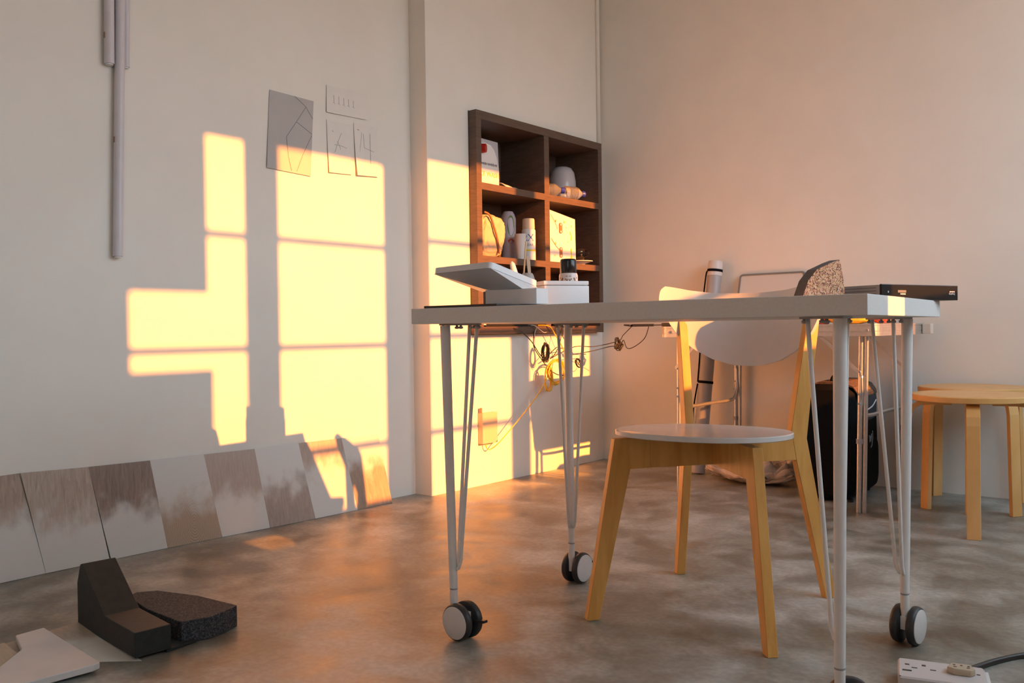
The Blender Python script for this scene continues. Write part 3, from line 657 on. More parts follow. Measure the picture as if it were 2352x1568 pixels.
sheet('sketch_sheet', [(-1.722,1.299),(-1.608,1.304),(-1.603,1.500),(-1.726,1.500)], PAPER, 'lower left of the three white sketch sheets on the left wall', 0.006,
      [(0.0007,(-1.69,1.38),(-1.67,1.43),(-1.655,1.46)), (0.0007,(-1.69,1.41),(-1.66,1.41),(-1.63,1.405)), (0.0007,(-1.675,1.425),(-1.66,1.395)), (0.001,(-1.70,1.463),(-1.695,1.458))])
sheet('sketch_sheet', [(-1.586,1.305),(-1.472,1.312),(-1.468,1.513),(-1.593,1.511)], PAPER, 'lower right of the three white sketch sheets, its bottom edge curling off the wall', 0.010,
      [(0.0007,(-1.565,1.40),(-1.555,1.46),(-1.553,1.48)), (0.0007,(-1.545,1.475),(-1.54,1.42),(-1.49,1.41)), (0.0007,(-1.51,1.48),(-1.51,1.36)), (0.0014,(-1.575,1.488),(-1.566,1.486))])
TUBE_M = mat('white_tube_paint', (0.66,0.64,0.68), 0.4, noise=0.05, nscale=20)
def walltube(ya, za, yb, zb, r, label):
    t = thing('wall_tube', label, 'tube', (XL, 0, 0), 0, 'white tubes hung on the left wall')
    bm = new(); cyl(bm, (r+0.002, yb, zb), (r+0.002, ya, za), r, 20); link('body', bm, TUBE_M, t, smooth='auto')
    bm = new(); cyl(bm, (r+0.002, yb, zb-0.004), (r+0.002, yb, zb+0.010), r*0.72, 16); link('end_cap', bm, WPLAST, t, smooth='auto')
    bm = new(); zz = zb+0.36 if zb < 1.2 else zb+0.085; yy = yb+(ya-yb)*(zz-zb)/(za-zb); box(bm, (r+0.002-0.004, yy-r-0.0006, zz-0.009), (r+0.002+0.004, yy-r+0.003, zz+0.009)); link('slot_mark', bm, mat('brown_ink', (0.3,0.18,0.12), 0.6), t)
    return t
walltube(-2.561, 2.25, -2.571, 1.520, 0.0150, 'left one of three white tubes hanging high on the left wall')
walltube(-2.518, 2.25, -2.5555, 0.930, 0.0150, 'middle of three white wall tubes, hanging far lower than its neighbours')
walltube(-2.500, 2.25, -2.516, 1.522, 0.0105, 'right and thinnest of three white tubes hanging high on the left wall')

# wall socket box
sb = thing('junction_box', 'white junction box on the wall under the shelf, cables leaving its bottom', 'box', (0,0,0))
bm = new(); box(bm, (0.0005,-0.992,0.186), (0.030,-0.892,0.322), bev=0.003); link('box', bm, mat('cream_box', (0.62,0.50,0.36), 0.5), sb)
bm = new(); cyl(bm, (0.014,-0.985,0.3225), (0.014,-0.985,0.345), 0.006, 10); link('knob', bm, mat('brown_ink', (0.3,0.18,0.12), 0.6), sb)

# ------------------------------------------------------------------ cables
BCAB = mat('black_cable', (0.03,0.025,0.022), 0.5); YCAB = mat('yellow_cable', (0.85,0.48,0.04), 0.45); WCAB = mat('white_cable', (0.66,0.60,0.52), 0.5)
def cable(pts, r, m, label, k=8, extra=None, name='cable'):
    bm = new(); tube(bm, smooth_pts(pts, k), r, 8)
    for e in (extra or []): tube(bm, smooth_pts(e, k), r, 8)
    return tag(link(name, bm, m, None, smooth=True), label, 'cable')
XC = 0.075
def coil(c, ry, rz, loops, r, jitter, seed, tilt=0.0, x=XC):
    random.seed(seed); out = []
    for l in range(loops):
        jy, jz, jr, ph = [random.uniform(-1,1)*jitter for _ in range(4)]
        L = []
        for k in range(17):
            a = 2*PI*k/16 + ph*3; y = (ry*(1+jr*6))*math.cos(a); z = (rz*(1+jr*4))*math.sin(a)
            L.append((x + 0.006*math.sin(a+l) + l*0.0012, c[0]+jy+y*math.cos(tilt)-z*math.sin(tilt), c[1]+jz+y*math.sin(tilt)+z*math.cos(tilt)))
        out.append(L)
    return out
cl = coil((-0.596,0.580), 0.018, 0.040, 9, 0, 0.006, 1)
cable([(-0.02,-0.82,0.704),(0.055,-0.78,0.690),(0.07,-0.70,0.640),(0.075,-0.640,0.575),(0.078,-0.60,0.55)], 0.0022, BCAB, 'black cable bundle coiled tightly under the shelf, left of the yellow coil', extra=cl+[[(0.02,-0.60,0.700),(0.06,-0.66,0.66),(0.07,-0.672,0.605),(0.075,-0.62,0.545),(0.078,-0.596,0.52)], [(0.075,-0.600,0.545),(0.07,-0.50,0.600),(0.065,-0.45,0.595),(0.07,-0.40,0.60)],[(0.078,-0.59,0.505),(0.078,-0.50,0.470),(0.078,-0.42,0.462)]], name='cable_bundle')
cl = coil((-0.515,0.485), 0.064, 0.056, 6, 0, 0.007, 2)
cl += coil((-0.575,0.455), 0.022, 0.060, 3, 0, 0.005, 5)
cable([(-0.06,-0.60,0.7025),(0.052,-0.545,0.705),(0.066,-0.500,0.66),(0.07,-0.44,0.58),(0.075,-0.452,0.50)], 0.0028, YCAB, 'yellow network cable hung in a round coil under the shelf', extra=cl, name='cable_coil')
cable([(0.02,-0.965,0.183),(0.022,-0.958,0.165),(0.030,-0.940,0.160),(0.06,-0.90,0.20),(0.085,-0.72,0.345),(0.080,-0.60,0.445),(0.078,-0.575,0.51)], 0.0024, YCAB, 'pale yellow cable running from the wall junction box up to the coil', name='cable')
cable([(-0.02,-0.43,0.730),(0.055,-0.44,0.718),(0.072,-0.47,0.63),(0.076,-0.52,0.57),(0.078,-0.56,0.55)], 0.0020, BCAB, 'black cord dropping from the bottom right cubby behind the yellow coil', extra=[[(0.06,-0.47,0.700),(0.07,-0.42,0.62),(0.072,-0.37,0.57)]])
cable([(0.01,-0.64,0.706),(0.054,-0.63,0.702),(0.066,-0.66,0.67),(0.068,-0.665,0.60),(0.068,-0.668,0.54)], 0.0016, WCAB, 'thin white cord hanging below the shelf at its middle', extra=[[(0.01,-0.66,0.706),(0.056,-0.655,0.708),(0.07,-0.60,0.675),(0.07,-0.575,0.675)]])
cl = coil((-0.325,0.520), 0.014, 0.028, 5, 0, 0.004, 4, 0.9)
# the long pair of cords running past the corner to the folding table
cable([(0.076,-0.560,0.548),(0.08,-0.37,0.600),(0.12,-0.25,0.600),(0.20,-0.16,0.625),(0.27,-0.22,0.655),(0.40,-0.34,0.702)], 0.0020, BCAB, 'upper black cord running from the cable coil past the corner towards the folding table', extra=cl)
kn = coil((-0.19,0.61), 0.016, 0.030, 6, 0, 0.008, 8, 0.5, x=0.22) + coil((-0.19,0.60), 0.030, 0.011, 3, 0, 0.006, 9, 0.2, x=0.225)
cable([(0.076,-0.40,0.560),(0.12,-0.27,0.578),(0.19,-0.20,0.600),(0.235,-0.20,0.595),(0.27,-0.22,0.63),(0.31,-0.25,0.592),(0.37,-0.28,0.600),(0.45,-0.32,0.640),(0.482,-0.335,0.694)], 0.0020, BCAB, 'knotted black cord with a tangle in front of the corner', extra=kn)
pa = thing('power_adapter', 'black power adapter with cords at the left end of the folding table', 'adapter', (0.45, -0.34, 0.699), math.radians(35))
bm = new(); box(bm, (-0.045,-0.015,-0.004), (0.055,0.015,0.008), bev=0.003); link('body', bm, BLACK, pa)
bm = new(); tube(bm, [(-0.044,0,0.001),(-0.085,0,0.004)], 0.005, 8, True, 0, [0.006,0.003]); tube(bm, [(0.054,0,0.002),(0.30,0.02,0.0045)], 0.0022, 8); link('plug_end', bm, BLACK, pa, smooth=True)

# ------------------------------------------------------------------ folding table
ft = thing('folding_table', 'aluminium folding camping table with telescopic legs against the pinkish wall', 'table', (0,0,0))
FX0, FX1, FY0, FY1, FZ0, FZ1 = 0.722, 1.606, -0.656, -0.035, 0.648, 0.692
outer = rounded_rect(FX1-FX0, FY1-FY0, 0.035, 5, (FX0+FX1)/2, (FY0+FY1)/2); inner = rounded_rect(FX1-FX0-0.03, FY1-FY0-0.03, 0.022, 5, (FX0+FX1)/2, (FY0+FY1)/2)
bm = new(); n_ = len(outer)
levels = [(FZ0,0.0),(FZ0+0.012,0.0),(FZ0+0.0125,-0.0015),(FZ0+0.017,-0.0015),(FZ0+0.0175,0),(FZ0+0.033,0),(FZ0+0.0335,-0.0015),(FZ0+0.037,-0.0015),(FZ0+0.0375,0),(FZ1,0)]
rg = []
cxm, cym = (FX0+FX1)/2, (FY0+FY1)/2
for z, off in levels: rg.append([bm.verts.new((cxm+(x-cxm)*(1+off*2.2), cym+(y-cym)*(1+off*3.2), z)) for x, y in outer])
ri = [[bm.verts.new((x, y, z)) for x, y in inner] for z in (FZ1, FZ0)]
allr = rg + ri
for a, b in zip(allr, allr[1:] + [allr[0]]):
    for k in range(n_): bm.faces.new((a[k], a[(k+1)%n_], b[(k+1)%n_], b[k]))
bmesh.ops.recalc_face_normals(bm, faces=bm.faces); link('apron', bm, ALU, ft)
bm = new(); prism(bm, inner, 0.008, lambda a,b,c: (a,b,FZ1-0.0055+c)); link('tabletop', bm, mat('pale_laminate', (0.62,0.60,0.57), 0.4, noise=0.1, nscale=60), ft)
for x in (0.775, 1.31, 1.50, 1.57):
    bm = new(); cyl(bm, (x, FY0-0.0045, 0.668), (x, FY0+0.001, 0.668), 0.005, 10); link('rivet', bm, GPLAST, ft)
for lx, ly, tx_, ty_ in ((0.785,-0.612,0.785,-0.600),(1.512,-0.588,1.530,-0.600),(0.772,-0.050,0.785,-0.060),(1.512,-0.050,1.530,-0.060)):
    bm = new(); sgn = -1
    tube(bm, [(lx,ly,0),(tx_,ty_,FZ0-0.001)], 0.0095, 14); tube(bm, [(lx+0.0185,ly+0.004,0.0),(tx_+0.0185,ty_+0.004,FZ0-0.001)], 0.008, 12)
    l_ = link('leg', bm, ALU, ft, smooth='auto')
    bm = new()
    for z in (0.517, 0.435, 0.400):
        f_ = z/FZ0; cyl(bm, (lx+(tx_-lx)*f_, ly+(ty_-ly)*f_-0.014, z), (lx+(tx_-lx)*f_, ly+(ty_-ly)*f_-0.006, z), 0.0045, 8)
    f_ = 0.262/FZ0; c_ = V((lx+(tx_-lx)*f_, ly+(ty_-ly)*f_, 0.262)); cyl(bm, c_-V((0,0,0.009)), c_+V((0,0,0.009)), 0.0125, 14)
    link('leg_collar', bm, GPLAST, l_, smooth='auto')
for x, zl in ((0.787,0.335),(1.530,0.345)):
    bm = new(); tube(bm, smooth_pts([(x,-0.602,0.505),(x,-0.598,0.430),(x,-0.575,0.368),(x,-0.52,0.352),(x,-0.30,0.352),(x,-0.13,0.352),(x,-0.085,0.368),(x,-0.062,0.43),(x,-0.060,0.50)], 5), 0.0075, 10)
    link('brace', bm, ALU, ft, smooth=True)
for xa, xb_ in ((0.777,0.905),(1.525,1.385)):
    for y in (-0.618, -0.078):
        bm = new(); d_ = V((xb_-xa,0,0.130)).normalized(); q = V((0,0,1)).cross(d_).cross(d_).normalized()*0.006
        a_, b_ = V((xa,y,0.517)), V((xb_,y,FZ0+0.002)); hexa(bm, [a_+q+V((0,-0.0015,0)), a_-q+V((0,-0.0015,0)), a_-q+V((0,0.0015,0)), a_+q+V((0,0.0015,0)), b_+q+V((0,-0.0015,0)), b_-q+V((0,-0.0015,0)), b_-q+V((0,0.0015,0)), b_+q+V((0,0.0015,0))]); link('diagonal_strut', bm, ALU, ft)
bm = new(); box(bm, (1.6075,-0.10,0.650), (1.640,-0.06,0.690), bev=0.003); link('catch', bm, mat('warm_white', (0.7,0.7,0.7)), ft)

# on the folding table
ZT = FZ1+0.0005
wb = thing('whiteboard', 'small whiteboard with a rounded metal rim leaning on the wall behind the chair', 'whiteboard', (0.943, -0.082, ZT))
def lean(p): return (p[0], p[1] + p[2]*0.28, p[2]*0.961)
bm = new(); O = rounded_rect(0.312, 0.250, 0.016, 4, 0, 0.125); I = rounded_rect(0.296, 0.234, 0.010, 4, 0, 0.125)
k_ = len(O); L4 = [[bm.verts.new(lean((a, y, b))) for a, b in P_] for P_, y in ((O,-0.006),(I,-0.006),(I,0.006),(O,0.006))]
for a, b in zip(L4, L4[1:]+[L4[0]]):
    for k in range(k_): bm.faces.new((a[k], a[(k+1)%k_], b[(k+1)%k_], b[k]))
bmesh.ops.recalc_face_normals(bm, faces=bm.faces); link('rim', bm, mat('grey_rim', (0.30,0.29,0.28), 0.4, metal=0.5), wb)
bm = new(); prism(bm, I, 0.006, lambda a,b,c: lean((a,c,b))); link('panel', bm, mat('whiteboard_face', (0.72,0.68,0.63), 0.22), wb)
pk = thing('snack_packet', 'yellow and red snack packet lying on the folding table', 'packet', (1.46, -0.50, ZT), math.radians(8))
bm = new(); bmesh.ops.create_icosphere(bm, subdivisions=4, radius=1)
for v in bm.verts:
    c = v.co; k = 1+0.10*mnoise.noise(c*4); v.co = (math.copysign(abs(c.x)**0.7,c.x)*0.085*k, math.copysign(abs(c.y)**0.7,c.y)*0.055*k, 0.019+c.z*0.019*(1+0.2*mnoise.noise(c*3)))
link('body', bm, mat('yellow_foil', (0.85,0.58,0.03), 0.35, col2=(0.75,0.35,0.03), nscale=18), pk, smooth=True)
bm = new(); bmesh.ops.create_icosphere(bm, subdivisions=3, radius=1)
for v in bm.verts: c = v.co; v.co = (0.105+c.x*0.028, c.y*0.05, 0.014+c.z*0.013)
link('red_end', bm, mat('red_foil', (0.65,0.06,0.03), 0.4), pk, smooth=True)
yb_ = thing('snack_packet', 'short yellow tub with a red band on the folding table behind the desk leg', 'packet', (1.33, -0.52, ZT))
bm = new(); box(bm, (-0.042,-0.03,0), (0.02,0.03,0.024), bev=0.006); link('body', bm, mat('yellow_foil', (0,0,0)), yb_)
bm = new(); box(bm, (0.0205,-0.03,0), (0.045,0.03,0.024), bev=0.004); link('red_end', bm, mat('red_foil', (0,0,0)), yb_)
bm = new(); box(bm, (0.700,-0.600,ZT), (0.815,-0.535,ZT+0.016), bev=0.006); tag(link('phone', bm, BLACK, None, smooth='auto'), 'black rounded phone at the left front corner of the folding table', 'phone')
bm = new(); lathe(bm, [(0,0), (0.03,0), (0.032,0.002), (0.032,0.014), (0.026,0.016), (0,0.016)], 24, (1.565,-0.42,ZT)); tag(link('tape_roll', bm, mat('brown_tape', (0.45,0.26,0.14), 0.4), None, smooth='auto'), 'small brown tape roll near the right edge of the folding table', 'tape')

# poster tube
pt = thing('poster_tube', 'grey poster tube with a black carrying strap leaning in the corner by the folding table', 'tube', (0,0,0))
TB, TT = V((0.6285,-0.150,0.006)), V((0.6795,-0.046,1.000)); td = (TT-TB).normalized(); rT = 0.0335
bm = new(); tube(bm, [TB, TB+td*0.80, TB+td*0.93], rT, 32); link('body', bm, mat('silver_plastic', (0.42,0.41,0.42), 0.35, noise=0.06, nscale=15), pt, smooth='auto')
bm = new(); tube(bm, [TB+td*0.9305, TB+td*0.985, TB+td*1.0], rT, 32, True, 0, [rT+0.001, rT+0.001, rT-0.002]); link('cap', bm, mat('pinkish_white', (0.72,0.66,0.64), 0.4), pt, smooth='auto')
bm = new()
for a in (0.949, 0.42): tube(bm, [TB+td*a, TB+td*(a+0.012)], rT+0.0025, 32, True)
xx = V((-0.80,-0.60,0))
tube(bm, smooth_pts([TB+td*0.955+xx*(rT+0.002), TB+td*0.93+xx*(rT+0.007), TB+td*0.80+xx*(rT+0.010), TB+td*0.60+xx*(rT+0.005), TB+td*0.428+xx*(rT+0.003)], 5), 0.0035, 8)
tube(bm, smooth_pts([TB+td*0.42+xx*(rT+0.003), TB+td*0.30+xx*(rT+0.012), TB+td*0.20+xx*(rT+0.004), TB+td*0.10+xx*(rT+0.001)], 5), 0.0035, 8)
link('strap', bm, BLACK_FAB, pt, smooth=True)

# suitcase
sc = thing('travel_bag', 'large black wheeled fabric bag with a brown top standing under the folding table', 'bag', (1.335, -0.275, 0), math.radians(6))
bm = new()
prof = [(-0.085,0.010),(0.085,0.010),(0.102,0.06),(0.110,0.16),(0.105,0.40),(0.085,0.445),(0.03,0.460),(-0.05,0.457),(-0.088,0.440),(-0.098,0.30),(-0.102,0.12)]
prism(bm, prof, 0.40, lambda a,b,c: (a,c,b), bev=0.022); link('body', bm, BLACK_FAB, sc, smooth='auto')
bm = new(); prism(bm, rounded_rect(0.32,0.20,0.06,6,0.0,0.13), 0.03, lambda a,b,c: (0.104+c, a, b), bev=0.008); link('front_pocket', bm, BLACK_FAB, sc, smooth='auto')
bm = new(); prism(bm, rounded_rect(0.30,0.125,0.05,6,0.0,0.365), 0.03, lambda a,b,c: (0.100+c, a, b), bev=0.008); up_ = link('upper_pocket', bm, mat('dark_grey_fabric', (0.028,0.032,0.038), 0.85), sc, smooth='auto')
bm = new(); tube(bm, smooth_pts([(0.118,-0.145,0.350),(0.119,-0.06,0.353),(0.119,0.04,0.361),(0.118,0.115,0.381)], 5), 0.0028, 8); link('piping', bm, mat('reflective_white', (0.70,0.70,0.72), 0.5), up_, smooth=True)
bm = new(); prism(bm, [(-0.088,0.4462),(-0.04,0.4655),(0.05,0.4645),(0.09,0.4460),(0.112,0.412),(0.113,0.405),(0.088,0.4425),(0.03,0.4580),(-0.05,0.4550),(-0.088,0.4380)][:], 0.33, lambda a,b,c: (a+0.003,c,b+0.002)); link('top_panel', bm, mat('brown_mesh', (0.14,0.085,0.055), 0.8, noise=0.6, nscale=90, bump=0.4), sc)
bm = new(); tube(bm, smooth_pts([(0.0,-0.12,0.465),(0.0,-0.09,0.482),(0.0,0.0,0.487),(0.0,0.09,0.482),(0.0,0.12,0.465)], 5), 0.008, 10); link('carry_handle', bm, BLACK_FAB, sc, smooth=True)
bm = new()
bm2pts = [(0.0,0.262),(0.030,0.262),(0.034,0.235),(0.018,0.205),(0.0,0.198),(-0.016,0.206)]
tube(bm, [(0.1205,a,b) for a,b in bm2pts[1:5]], 0.0018, 6)
for q in ([(-0.030,0.250),(-0.020,0.222),(-0.010,0.245),(0.0,0.222),(0.012,0.252)],): tube(bm, [(0.1205,a,b) for a,b in q], 0.0016, 6)
link('emblem', bm, mat('emblem_grey', (0.30,0.31,0.34), 0.5), sc)
for sy in (-0.15, 0.15):
    bm = new(); cyl(bm, (-0.075, sy-0.012, 0.0205), (-0.075, sy+0.012, 0.0205), 0.020, 18); link('wheel', bm, BLACK, sc, smooth='auto')
    bm = new(); cyl(bm, (0.075, sy, 0.0005), (0.075, sy, 0.012), 0.010, 12); link('foot', bm, BLACK, sc)

# crumpled plastic bag under the table
bm = new(); bmesh.ops.create_icosphere(bm, subdivisions=5, radius=1)
for v in bm.verts:
    c = v.co; n1 = mnoise.noise(c*1.6+V((1,4,2))); n2 = abs(mnoise.noise(c*4.5+V((2,2,2)))); n3 = abs(mnoise.noise(c*10))
    z = max(0.0, c.z*0.5+0.5); k = 1+0.35*n1+0.22*n2+0.06*n3
    v.co = (0.955+c.x*0.195*k, -0.215+c.y*0.115*k+0.0*c.x, 0.002 + z*(0.068+0.05*max(0,c.x))*(0.55+0.9*n2+0.5*n1+0.25*n3+0.3))
tag(link('plastic_bag', bm, mat('pinkish_plastic_film', (0.78,0.66,0.58), 0.35, noise=0.2, nscale=12), None, smooth=True), 'crumpled translucent plastic bag on the floor under the folding table', 'bag')
bm = new(); hexa(bm, [(0.70,-0.16,0.0015),(0.98,-0.14,0.0015),(0.98,-0.02,0.0015),(0.70,-0.02,0.0015),(0.70,-0.155,0.032),(0.98,-0.135,0.034),(0.98,-0.02,0.034),(0.70,-0.02,0.032)], bev=0.002)
tag(link('cardboard_slab', bm, mat('tan_board', (0.50,0.40,0.30), 0.8, noise=0.1), None), 'flat tan board lying against the wall behind the plastic bag', 'board')

# ------------------------------------------------------------------ things on the desk
ZD = DH+0.0006
dz = lambda a, b: V((a, b, ZD))
bm = new(); hexa(bm, [(1.196,-2.495,ZD),(1.395,-2.478,ZD),(1.378,-2.262,ZD),(1.180,-2.276,ZD),(1.196,-2.495,ZD+0.0055),(1.395,-2.478,ZD+0.0055),(1.378,-2.262,ZD+0.0055),(1.180,-2.276,ZD+0.0055)], bev=0.0012)
tag(link('black_mat', bm, BLACK), 'thin black flat mat under the white scale at the left end of the desk', 'mat')
Z2 = ZD+0.0062
scl = thing('tabletop_scale', 'white device with a tilted square tray at the left end of the desk', 'device', (0,0,0))
bm = new(); 
hexa(bm, [(1.272,-2.374,Z2),(1.412,-2.364,Z2),(1.408,-2.316,Z2),(1.268,-2.326,Z2),(1.272,-2.374,0.7765),(1.412,-2.364,0.7765),(1.408,-2.316,0.7765),(1.268,-2.326,0.7765)], bev=0.002); link('base', bm, WPLAST, scl)
# tray: corners T (near right), L (near left), R (far right), Bk (far left); underside tapers down to the base
cT, cL, cR = V((1.3475,-2.441,0.8205)), V((1.180,-2.449,0.8155)), V((1.337,-2.262,0.7845)); cB = cL + (cR - cT)
def rquad(cs, r, k=5):
    out = []; nC = len(cs)
    for i in range(nC):
        p, a, b = cs[i], (cs[i-1]-cs[i]).normalized(), (cs[(i+1)%nC]-cs[i]).normalized()
        s0, s1 = p + a*r, p + b*r
        for j in range(k+1):
            t = j/k; out.append(s0*(1-t)**2 + p*2*t*(1-t) + s1*t*t)
    return out
nrm = (cL-cT).cross(cR-cT).normalized(); nrm = nrm if nrm.z > 0 else -nrm
rim = rquad([cT, cR, cB, cL], 0.014)
bm = new(); A_ = [bm.verts.new(p) for p in rim]; B_ = [bm.verts.new(p + nrm*0.0135) for p in rim]
cc = (cT+cR+cB+cL)/4
C_ = [bm.verts.new(cc + (p-cc)*0.97 + nrm*0.0142) for p in rim]
for q1, q2 in ((A_,B_),(B_,C_)):
    for k in range(len(rim)): bm.faces.new((q1[k], q1[(k+1)%len(rim)], q2[(k+1)%len(rim)], q2[k]))
bm.faces.new(C_); bm.faces.new(A_[::-1]); bmesh.ops.recalc_face_normals(bm, faces=bm.faces); link('tray', bm, WPLAST, scl, smooth='auto')
bm = new(); tops = [cc + (p-cc)*0.985 - nrm*0.0004 for p in (cT, cR, cB, cL)]
lows = [V((1.372,-2.365,0.7770)), V((1.368,-2.322,0.7770)), V((1.272,-2.328,0.7770)), V((1.276,-2.371,0.7770))]
va = [bm.verts.new(p) for p in tops]; vb = [bm.verts.new(p) for p in lows]
for k in range(4): bm.faces.new((va[k], va[(k+1)%4], vb[(k+1)%4], vb[k]))
bm.faces.new(vb); bm.faces.new(va[::-1]); bmesh.ops.recalc_face_normals(bm, faces=bm.faces); link('underside', bm, GPLAST if False else WPLAST, scl)

lb_ = thing('lidded_box', 'white plastic box with a lid on the desk, in front of the black-capped can', 'box', (1.268, -2.150, ZD), math.atan2(0.111, 0.063))
bm = new(); box(bm, (0.002, 0.002, 0), (0.1255, 0.058, 0.060), bev=0.004); link('body', bm, WPLAST, lb_, smooth='auto')
bm = new(); box(bm, (0.0, 0.0, 0.0605), (0.1235, 0.060, 0.0710), bev=0.0025); link('lid', bm, WPLAST, lb_, smooth='auto')

cn = thing('aerosol_can', 'small floral can with a tall black cap standing behind the white box on the desk', 'spray can', (1.243, -2.012, ZD))
bm = new(); lathe(bm, [(0,0), (0.0235,0), (0.0245,0.003), (0.0245,0.090), (0.0225,0.0955), (0,0.0955)], 36); link('body', bm, mat('blush_print', (0.78,0.70,0.66), 0.4), cn, smooth='auto')
bm = new(); lathe(bm, [(0,0.096), (0.0212,0.096), (0.0217,0.098), (0.0217,0.126), (0.0205,0.131), (0.018,0.133), (0,0.1335)], 36); link('cap', bm, mat('gloss_black', (0.012,0.012,0.012), 0.15), cn, smooth='auto')
def decal(th0, z, wy, hz, ro=0):
    pts = []; bm = new()
    for k in range(10):
        a = 2*PI*k/10; x = wy*math.cos(a)*math.cos(ro)-hz*math.sin(a)*math.sin(ro); y = wy*math.cos(a)*math.sin(ro)+hz*math.sin(a)*math.cos(ro)
        th = th0 + x/0.0248; pts.append(bm.verts.new((0.0248*math.cos(th), 0.0248*math.sin(th), z+y)))
    bm.faces.new(pts); link('floral_print', bm, mat('brown_ink', (0.3,0.18,0.12), 0.6), cn)
face = math.atan2(-1.88, 1.36)
for s in (-1, 1):
    decal(face+s*0.70, 0.079, 0.0028, 0.0055, s*0.5); decal(face+s*0.62, 0.072, 0.0045, 0.002, s*0.3); decal(face+s*0.15, 0.076, 0.0014, 0.0050, s*0.5); decal(face+s*0.16, 0.068, 0.0012, 0.006, 0)
    decal(face+s*0.28, 0.079, 0.0035, 0.0013, s*0.6); decal(face+s*0.17, 0.087, 0.0032, 0.0009, 0); decal(face+s*1.0, 0.083, 0.002, 0.002, 0); decal(face+s*0.95, 0.070, 0.002, 0.003, 0)

# glue bottle nozzle and stick holder behind the scale
gb = thing('glue_bottle', 'small white glue bottle with a pointed nozzle behind the white device on the desk', 'bottle', (1.168, -2.142, ZD))
bm = new(); lathe(bm, [(0,0), (0.011,0), (0.012,0.003), (0.012,0.070), (0.012,0.080), (0.009,0.084), (0.009,0.086), (0,0.086)], 24); link('body', bm, WPLAST, gb, smooth='auto')
bm = new(); tube(bm, [(0,0,0.0862),(0,0,0.095),(-0.004,-0.003,0.118),(-0.006,-0.004,0.124)], 0.006, 14, True, 0, [0.0095,0.009,0.0065,0.003]); link('nozzle', bm, WPLAST, gb, smooth=True)
hd = thing('stick_holder', 'squat grey holder with bamboo sticks behind the white device on the desk', 'holder', (1.177, -2.100, ZD))
bm = new(); lathe(bm, [(0,0), (0.018,0), (0.020,0.004), (0.019,0.080), (0.015,0.092), (0.012,0.096), (0,0.096)], 28); link('body', bm, mat('smoke_plastic', (0.42,0.40,0.38), 0.35), hd, smooth='auto')
bm = new(); tube(bm, [(-0.004,-0.010,0.094),(-0.002,-0.002,0.178)], 0.0022, 8); link('bamboo_stick', bm, mat('bamboo', (0.72,0.52,0.30), 0.6), hd)
bm = new(); hexa(bm, [(0.010,-0.010,0.085),(0.016,-0.004,0.085),(0.0155,-0.0035,0.085),(0.0095,-0.0095,0.085),(0.0,-0.004,0.140),(0.006,0.002,0.140),(0.0055,0.0025,0.140),(-0.0005,-0.0035,0.140)]); link('paper_strip', bm, mat('kraft_paper', (0.60,0.50,0.38), 0.8), hd)

# granulate block
gr = thing('granulate_block', 'speckled pink and brown granulate block with a curved grey side standing on the desk', 'block', (1.944, -2.106, ZD), math.radians(65))
ax0 = [(-0.055,0),(-0.040,0.040),(-0.022,0.062),(0.010,0.0770),(0.026,0.083),(0.030,0.070),(0.036,0.034),(0.038,0.0)]
bm = new(); prism(bm, [(a*1.25, b) for a, b in ax0], 0.026, lambda a,b,c: (a, c, b))
bm.faces.ensure_lookup_table()
for f in bm.faces:
    f.material_index = 0 if f.normal.y < -0.9 else 1
GRAN = speckle('granulate_face', [(0.66,0.29,0.17),(0.85,0.47,0.30),(0.22,0.10,0.06),(0.75,0.50,0.22),(0.50,0.22,0.14),(0.85,0.56,0.38)], 420)
link('body', bm, None, gr, ms=[GRAN, mat('grey_fleece', (0.13,0.12,0.115), 0.9, noise=0.2, nscale=200)])
# black-fronted electronic box
eb = thing('media_box', 'flat grey electronic box with a glossy black front overhanging the right desk end', 'electronic box', (2.045, -2.064, ZD), math.atan2(0.234, 0.086))
bm = new(); box(bm, (0.001, 0.004, 0), (0.247, 0.105, 0.030), bev=0.001); link('casing', bm, mat('grey_metal', (0.36,0.35,0.34), 0.4, metal=0.3), eb)
for z in (0.006, 0.012, 0.018, 0.024):
    bm = new(); box(bm, (0.0002, 0.012, z-0.0006), (0.0011, 0.100, z+0.0006)); link('vent_line', bm, mat('vent_dark', (0.12,0.12,0.12), 0.6), eb)
bm = new(); box(bm, (0, -0.001, -0.0), (0.2485, 0.0035, 0.0312), bev=0.0012); fp = link('front_panel', bm, mat('gloss_panel', (0.010,0.011,0.012), 0.25, spec=0.3), eb)
TMX = Matrix(((1,0,0,0),(0,0,-1,0),(0,1,0,0),(0,0,0,1)))      # text faces -y, upright
INV = Matrix.Rotation(PI, 4, 'Y')                              # printed upside down
wk = mat('white_print', (0.75,0.75,0.75), 0.5)
text('Simplicity', 0.0055, wk, eb, Matrix(((-1,0,0,0.227),(0,0,-1,-0.0013),(0,-1,0,0.0130),(0,0,0,1))), name='print')
marks(8, 0.017, 0.0028, wk, eb, Matrix(((-1,0,0,0.228),(0,0,-1,-0.0011),(0,-1,0,0.0178),(0,0,0,1))), 2)
marks(6, 0.016, 0.0032, wk, eb, Matrix(((-1,0,0,0.066),(0,0,-1,-0.0011),(0,-1,0,0.0118),(0,0,0,1))), 3)
bm = new(); box(bm, (0.050,-0.0016,0.0145), (0.076,-0.0011,0.0195)); link('display', bm, mat('display_grey', (0.16,0.17,0.17), 0.3), eb)
bm = new(); box(bm, (0.019,-0.0016,0.0140), (0.0215,-0.0011,0.0175)); link('status_dot', bm, wk, eb)

